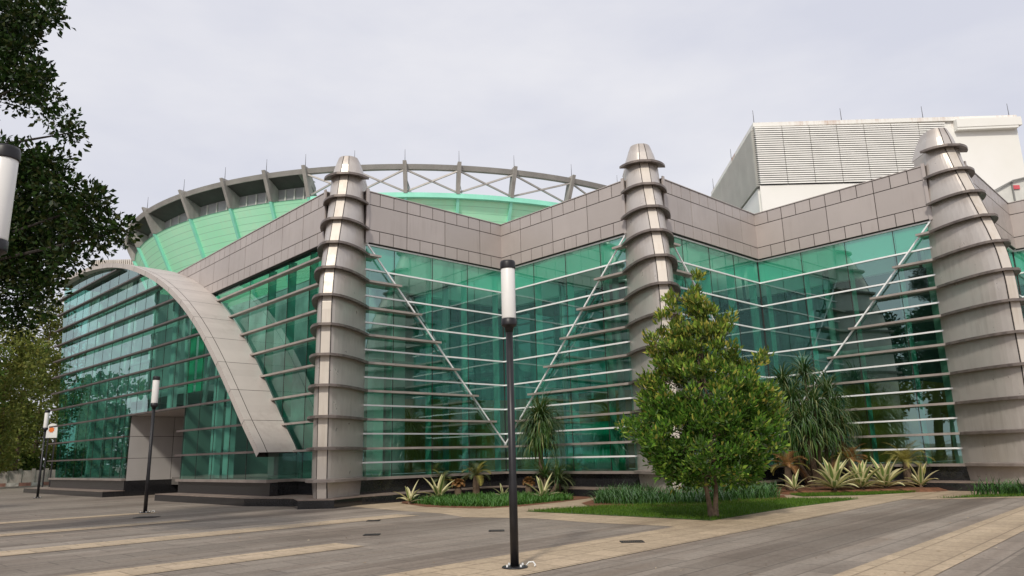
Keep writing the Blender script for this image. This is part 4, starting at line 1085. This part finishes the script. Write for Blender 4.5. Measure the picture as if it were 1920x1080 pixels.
blob_tree('spreading_tree', 'dark broadleaf tree leaning in from the frame edge above the nearest lamp', TR, bl, [(TR[0], TR[1], 0, .38), (TR[0] + .1, TR[1], 2.2, .3), (TR[0] + .3, TR[1] - .1, 4.5, .26), (TR[0] + .7, TR[1] - .2, 7.5, .2), (TR[0] + .9, TR[1] - .3, 11, .1)],
          None, .115, .07, 30, 105, [m_d1, m_d2], 3, .26)
# background trees beyond the arched wing
m_b1 = leaf_mat('olive_crown', (.13, .16, .04), (.25, .27, .07), .35, .03)
m_b2 = leaf_mat('yellow_crown', (.20, .21, .05), (.32, .30, .08), .35, .03)
m_b3 = leaf_mat('deep_crown', (.08, .13, .03), (.17, .22, .05), .3, .03)
bg = [(-8, 62, 600, 33, (m_b1, m_b2), 'olive leafy tree at the frame edge beyond the far lamp'),
      (28, 68, 640, 30, (m_b1, m_b3), 'yellow green tree with a thin grey trunk behind the low wall'),
      (62, 72, 560, 30, (m_b1, m_b2), 'tallest pale olive tree beyond the end of the arched wing'),
      (100, 78, 590, 26, (m_b3, m_b1), 'dark green tree close behind the end of the arched wing'),
      (-60, 58, 620, 30, (m_b3, m_b1), 'deep green tree cut by the frame edge behind the low wall')]
rr_ = random.Random(3)
for i, (px, Y, pt, wpx, mats, lb) in enumerate(bg):
    b = AY(px, 868, Y); tp = AY(px, pt, Y).z; bl = []
    wr = wpx / F_PX * Y * 1.6
    for k in range(30):
        z = 2.2 + (tp - 3.2) * (k / 29); r_ = wr * (.55 + .45 * math.sin(math.pi * (k / 29) ** .8))
        a = rr_.random() * 6.28; q = r_ * rr_.uniform(.2, 1.0)
        bl.append((b.x + q * math.cos(a), Y + q * math.sin(a) * .7, z + rr_.uniform(-.4, .4), rr_.uniform(.7, 1.35)))
    blob_tree('broadleaf_tree', lb, (b.x, Y), bl, [(b.x, Y, 0, .22), (b.x + .1, Y, 3, .17), (b.x, Y, tp * .55, .12), (b.x + .2, Y, tp * .9, .04)], None, .36, .20, 13, 12, list(mats), 40 + i, .45, 'trees beyond the arched wing')

# long-leaved dracaenas, yucca
m_dr = leaf_mat('dracaena_leaf', (.03, .085, .02), (.09, .17, .04), .25, .12)
m_dr2 = leaf_mat('dracaena_pale', (.12, .17, .05), (.26, .28, .10), .25, .12)
def rosette(P, n, L, W, el0, el1, droop, rg, nseg=6):
    u = rg.random(n); az = rg.random(n) * 6.283; el = el0 + (el1 - el0) * u
    return straps(np.repeat(np.array([P], float), n, 0) + rg.normal(size=(n, 3)) * np.array([.03, .03, .07]), az, el, L * (.7 + .45 * rg.random(n)), W * (.8 + .4 * rg.random(n)), droop * (.6 + .7 * rg.random(n)) * (1.15 - .55 * u), nseg, rg)
def merge(parts):
    V, F_, o = [], [], 0
    for v, f in parts: V.append(v); F_.append(f + o); o += len(v)
    return np.concatenate(V), np.concatenate(F_)
def dracaena(name, label, base, heads, seed, L=.95, n=120, W=.055, cat='plant', droop=2.3):
    t = thing(name, label, cat, (base[0], base[1], 0)); rg = np.random.default_rng(seed)
    V, F_ = merge([rosette(h, n, L, W, -.2, 1.45, droop, rg) for h in heads])
    mi = (np.repeat(rg.random(len(F_) // 6) < .22, 6)).astype(int)
    mesh_np('foliage', V, F_, [m_dr, m_dr2], t, mi)
    mb = MB()
    for h in heads: mb.tube([(base[0] + (h[0] - base[0]) * .25, base[1] + (h[1] - base[1]) * .25, 0), (base[0] + (h[0] - base[0]) * .8, base[1] + (h[1] - base[1]) * .8, h[2] * .55), h], [.10, .07, .05], 7)
    mb.build('stem', m_bark, t)
YD = 29.3
hd = [AY(px, py, YD + dy) for px, py, dy in [(1508, 705, .5), (1468, 722, .4), (1552, 742, .3), (1486, 755, -.3), (1528, 765, -.6), (1564, 775, 0), (1455, 775, .2), (1508, 790, -.9), (1470, 800, -.5), (1548, 805, -.5), (1578, 800, .3), (1520, 825, -.7), (1490, 835, -.5), (1562, 835, -.1)]]
dracaena('dracaena_clump', 'large many headed clump of drooping strap leaves in the second inner corner', (11.9, 29.6), [tuple(h) for h in hd], 8, 1.35, 190, .05, droop=2.7)
b_ = AY(1012, 800, 29.4)
dracaena('single_dracaena', 'single headed drooping palm like plant behind the foreground lamp', (b_.x, 29.4), [tuple(b_), (b_.x + .02, 29.4, b_.z - .3), (b_.x - .03, 29.4, b_.z - .6), (b_.x + .03, 29.35, b_.z + .25)], 9, 1.3, 300, .06, droop=2.4)
b2 = AY(1022, 893, 29.0)
dracaena('dark_yucca', 'dark low yucca with fine spiky leaves under the drooping plant', (b2.x, 29.0), [tuple(b2), (b2.x + .5, 29.2, b2.z - .1)], 10, .85, 120, .045, droop=1.1)

m_cream = leaf_mat('cream_margin', (.66, .60, .30), (.80, .74, .46), .25, .08)
m_agr = leaf_mat('agave_green', (.16, .24, .07), (.26, .33, .11), .25, .08)
def agave(label, x, y, size, n, seed, up=1.15, group='variegated agaves', tall=0.0):
    t = thing('variegated_agave', label, 'agave', (x, y, 0), group); rg = np.random.default_rng(seed)
    az = np.arange(n) * 2.399 + rg.random(n) * .3; u = (np.arange(n) + .5) / n
    el = .15 + up * u + rg.normal(size=n) * .06; L = size * (.75 + .35 * rg.random(n)); nseg = 6
    P = np.c_[x + .05 * np.cos(az), y + .05 * np.sin(az), np.full(n, .06 + tall) + .10 * u]
    V, F_, M_ = [], [], []; o = 0
    for j in range(n):
        d0 = np.array([math.cos(az[j]), math.sin(az[j]), 0]); sd = np.array([-math.sin(az[j]), math.cos(az[j]), 0]); pos = P[j].copy(); rows = []
        for i in range(nseg + 1):
            ti = i / nseg; e = el[j] - (.75 * (1 - u[j]) + .12) * ti ** 1.6
            wd = size * .115 * (.55 + 1.3 * ti - 1.85 * ti ** 2.2) if ti < 1 else .004
            wd = max(wd, .004); nup = np.array([-d0[0] * math.sin(e), -d0[1] * math.sin(e), math.cos(e)])
            rows.append([pos - sd * wd + nup * wd * .55, pos - sd * wd * .5 + nup * wd * .12, pos + sd * wd * .5 + nup * wd * .12, pos + sd * wd + nup * wd * .55])
            pos = pos + (d0 * math.cos(e) + np.array([0, 0, 1]) * math.sin(e)) * L[j] / nseg
        V.append(np.array(rows).reshape(-1, 3))
        for i in range(nseg):
            for k in range(3): F_.append([o + 4 * i + k, o + 4 * i + k + 1, o + 4 * i + k + 5, o + 4 * i + k + 4]); M_.append(1 if k == 1 else 0)
        o += 4 * (nseg + 1)
    mesh_np('leaves', np.concatenate(V), np.array(F_), [m_cream, m_agr], t, M_)
    mb = MB(); mb.tube([(x, y, 0), (x, y, .18 + tall)], [.07, .06], 7); mb.build('stem', m_bark, t)
for px, py, size, n, sd, lb, Y in [(1562, 890, 1.2, 24, 1, 'largest variegated agave, cream edged, beside the conical tree', 27.1), (1614, 890, 1.1, 22, 2, 'cream striped agave in the middle of the row before the last glass wall', 27.4), (1658, 890, 1.1, 22, 3, 'cream striped agave next to the yellowing cycad', 27.5),
                                (1724, 890, .9, 11, 4, 'small sparse agave at the end of the row nearest the last pillar', 27.6), (1487, 890, .7, 9, 5, 'small low agave half behind the conical tree', 27.2),
                                (768, 945, .75, 9, 6, 'small pale agave at the tip of the corner bed', 0), (822, 938, 1.0, 13, 7, 'sprawling cream agave in front of the left cycad', 0), (1018, 937, .85, 9, 8, 'upright cream agave below the drooping plant', 0), (943, 935, .5, 8, 9, 'tiny striped agave in the ground cover beside the foreground lamp', 0)]:
    g = AY(px, py, Y) if Y else G(px, py); agave(lb, g.x, g.y, size, n, 100 + sd, tall=.10 if Y else 0)
m_cy = leaf_mat('cycad_leaf', (.055, .085, .035), (.13, .16, .07), .2, .08)
m_cyy = leaf_mat('cycad_yellow', (.28, .26, .06), (.42, .36, .10), .25, .06)
m_cyb = leaf_mat('cycad_bronze', (.22, .11, .04), (.40, .22, .09), .25, .05)
def cycad(label, x, y, h, L, n, seed, mats, wide=.11, group='cycads in the beds', el=(.0, 1.3)):
    t = thing('cycad', label, 'cycad', (x, y, 0), group); rg = np.random.default_rng(seed)
    Vs, Fs, Ms, o = [], [], [], 0; nl = 22
    for j in range(n):
        a = j * 2.399 + rg.random() * .4; e0 = el[0] + (el[1] - el[0]) * (j + .5) / n; pos = np.array([x, y, h]); ln = L * rg.uniform(.8, 1.15)
        d0 = np.array([math.cos(a), math.sin(a), 0]); sd = np.array([-math.sin(a), math.cos(a), 0]); mm = 1 if rg.random() < .22 else 0
        for i in range(nl):
            ti = i / (nl - 1); e = e0 - 1.5 * ti ** 1.5 * (1.1 - .4 * (j / n)); dd = d0 * math.cos(e) + np.array([0, 0, 1]) * math.sin(e); npos = pos + dd * ln / nl
            nup = np.array([-d0[0] * math.sin(e), -d0[1] * math.sin(e), math.cos(e)]); wl = wide * 1.6 * (math.sin(math.pi * (.12 + .85 * ti)) ** .6)
            for s_ in (-1, 1):
                tip = pos + sd * s_ * wl + dd * wl * .55 + nup * wl * .25
                Vs += [pos, pos + dd * .028, tip + dd * .006, tip]; Fs.append([o, o + 1, o + 2, o + 3]); Ms.append(mm); o += 4
            q = sd * .006; Vs += [pos - q, pos + q, npos + q, npos - q]; Fs.append([o, o + 1, o + 2, o + 3]); Ms.append(mm); o += 4
            pos = npos
    mesh_np('fronds', np.array(Vs), np.array(Fs), list(mats), t, Ms)
    mb = MB(); mb.tube([(x, y, 0), (x, y, h * .6), (x, y, h)], [.15, .14, .10], 9); mb.build('trunk', m_bark, t)
for px, py, h, L, n, sd, mats, lb in [(830, 932, .62, .75, 18, 1, (m_cy, m_cyy), 'grey green cycad on the left of the corner bed'), (893, 931, .82, .85, 22, 2, (m_cy, m_cyy), 'largest cycad in the corner bed, fronds arching over the plinth'),
                                (1702, -28.0, 1.0, 1.0, 24, 3, (m_cyy, m_cy), 'yellowing cycad between the agaves and the last pillar'), (1478, -28.0, .95, .9, 18, 4, (m_cyb, m_cyy), 'bronze dry cycad half hidden behind the conical tree'), (1598, -28.6, 1.1, .95, 20, 5, (m_cyb, m_cyy), 'bronze cycad behind the row of agaves'),
                                (1046, 930, .5, .75, 16, 6, (m_cy, m_cyb), 'dull green cycad to the right of the upright cream agave')]:
    g = G(px, py) if py > 0 else AY(px, 890, -py); cycad(lb, g.x, g.y, h, L, n, 200 + sd, mats)
for px, py, sd, lb in ((859, 934, 1, 'reddish dry cycad crown between the two green cycads'), (992, 932, 2, 'reddish dry cycad crown beside the foreground lamp')):
    g = G(px, py); cycad(lb, g.x, g.y, .55, .3, 26, 300 + sd, (m_cyb, m_cyb), .07)
g = G(1580, 900); rg = np.random.default_rng(77)
t = thing('red_cordyline', 'small dark red leaved shrub beside the large drooping clump', 'shrub', (13.1, 29.4, 0))
V, F_ = merge([rosette((13.1, 29.4, z), 22, .45, .06, .1, 1.3, 1.2, rg) for z in (.7, 1.0, 1.25)])
mesh_np('leaves', V, F_, leaf_mat('red_leaf', (.10, .02, .03), (.22, .04, .06), .25, .1), t)
mb = MB(); mb.tube([(13.1, 29.4, 0), (13.1, 29.4, 1.2)], .025, 6); mb.build('stem', m_bark, t)

# ------------------------------------------------------------------ far left: boundary wall, kerb, roadside sign
w0, w1 = AY(-40, 884, 66), AY(112, 886, 70)
wl = thing('boundary_wall', 'low grey panelled wall under the trees beyond the plaza', 'wall', ((w0.x + w1.x) / 2, 68, 0))
d = Vector((w1.x - w0.x, 4, 0)); L = d.length; d.normalize(); nn = Vector((d.y, -d.x, 0))
mb = MB()
for i in range(6): mb.box(Vector((w0.x, 66, 0)) + d * (L * i / 6 + .1), d * (L / 6 - .2), nn * -.2, Vector((0, 0, 1.35)))
mb.build('panel', m_conc, wl)
for i in range(7):
    mb = MB(); mb.box(Vector((w0.x, 66, 0)) + d * (L * i / 6 - .13) + nn * .06, d * .26, nn * -.32, Vector((0, 0, 1.5))); mb.build('post', m_conc, wl)
hp = [Vector((w0.x - 8, 70, 0)), Vector((w1.x + 14, 74, 0))]
blob_tree('clipped_hedge', 'dense dark hedge filling the gap behind the low grey wall', (w0.x + 6, 71), [(w0.x - 8 + 1.5 * i, 70 + .25 * i, 1.1 + .9 * (i % 2), 1.5) for i in range(18)], [(w0.x + 6, 71, 0, .1), (w0.x + 6, 71, 1, .05)], None, .36, .2, 12, 22, [m_b3, m_d1], 90, .45, limbs=False)['category'] = 'hedge'
m_kr, m_kw = plain('kerb_red', (.26, .13, .10), .8, 0, .4, 2), plain('kerb_white', (.42, .40, .37), .8, 0, .4, 2)
for i in range(9):
    p = Vector((w0.x, 64.6, 0)) + d * (2.0 + i * .95)
    mb = MB(); mb.box(p, d * .9, nn * -.25, Vector((0, 0, .26))); mb.box(p + nn * .003 + Vector((0, 0, .262)), d * .9, nn * -.25, Vector((0, 0, .03)))
    tag(mb.build('kerb_stone', m_kw if i % 2 else m_kr, None, False, p), 'painted white kerb stone under the low wall' if i % 2 else 'painted dull red kerb stone under the low wall', 'kerb stone', 'white painted kerb stones' if i % 2 else 'red painted kerb stones')
s0 = AY(97, 808, 60)
sg = thing('roadside_sign', 'round topped white sign with an orange flower shape beyond the far lamp', 'sign', (s0.x, 60, 0))
mb = MB(); k = 14; rr_s = .46
pl = [(s0.x - rr_s, s0.z - .55), (s0.x + rr_s, s0.z - .55)] + [(s0.x + rr_s * math.cos(math.pi * i / k), s0.z + .1 + .5 * math.sin(math.pi * i / k)) for i in range(k + 1)]
mb.v = [(x, 60, z) for x, z in pl] + [(x, 60.12, z) for x, z in pl]; q = len(pl)
mb.f = [tuple(range(q)), tuple(reversed(range(q, 2 * q)))] + [(i, q + i, q + (i + 1) % q, (i + 1) % q) for i in range(q)]; mb.m = [0] * len(mb.f)
mb.build('board', plain('sign_white', (.72, .72, .70), .5), sg)
mb = MB(); q = 16
mb.face([(s0.x - .02 + (.26 if i % 2 else .19) * math.cos(2 * math.pi * i / q), 59.98, s0.z + .1 + (.26 if i % 2 else .19) * math.sin(2 * math.pi * i / q)) for i in range(q)]); mb.build('flower_mark', plain('sign_orange', (.75, .18, .03), .5), sg)
mb = MB(); mb.box((s0.x - .3, 60.01, 0), (.08, 0, 0), (0, .08, 0), (0, 0, s0.z - .55)); mb.box((s0.x + .25, 60.01, 0), (.08, 0, 0), (0, .08, 0), (0, 0, s0.z - .55)); mb.build('leg', m_pole, sg)

# ------------------------------------------------------------------ trees and tower to the left and behind the viewer, seen mirrored in the glass
mirror = [(-34, 12, 15, 5.5), (-42, 3, 17, 6.5), (-30, -6, 13, 5), (-50, 18, 16, 6), (-62, 30, 13, 6), (-26, 22, 9, 3.2), (-48, -12, 18, 7)]
for i, (x, y, h, r_) in enumerate(mirror):
    bl = []
    for k in range(34):
        u = k / 33; a = rr_.random() * 6.28; q = r_ * rr_.uniform(.15, 1.0) * math.sin(math.pi * min(.95, .25 + .7 * u))
        bl.append((x + q * math.cos(a), y + q * math.sin(a), h * .28 + h * .68 * u, rr_.uniform(.8, 1.6)))
    blob_tree('plaza_tree', 'tall dark plaza tree outside the frame, mirrored in the glass walls', (x, y), bl, [(x, y, 0, .35), (x, y, h * .4, .25), (x + .3, y, h * .85, .1)], None, .42, .26, 12, 13, [m_d1, m_d2], 60 + i, .6, 'plaza trees mirrored in the glass')
rgw = np.random.default_rng(91); cs = []
for i in range(46):
    x, y = -100 + rgw.uniform(-9, 9), 78 + 62 * i / 46; r_ = rgw.uniform(2.5, 4.5)
    for k in range(15): d_ = rgw.normal(size=3); d_ /= np.linalg.norm(d_); cs.append(np.array([x, y, (3 + rgw.uniform(0, 11)) if k < 9 else rgw.uniform(.3, 3)]) + d_ * r_ * .6)
v, f = leaf_cloud(tufts(cs, 20, rgw, 2.0), 6, .7, .7, .5, rgw, .1)
tag(mesh_np('wood', v, f, [m_d1, m_b3], None, (rgw.random(len(f)) < .4).astype(int)), 'belt of trees outside the frame, mirrored low in the arched glass', 'wood', kind='stuff')
tw = thing('dark_tower', 'dark office block outside the frame, mirrored in the arched glass', 'building', (-92, 52, 0))
mb = MB(); mb.box((-98, 40, 0), (14, 6, 0), (-6, 24, 0), (0, 0, 34)); mb.build('wall', plain('tower_wall', (.035, .042, .04), .5), tw)
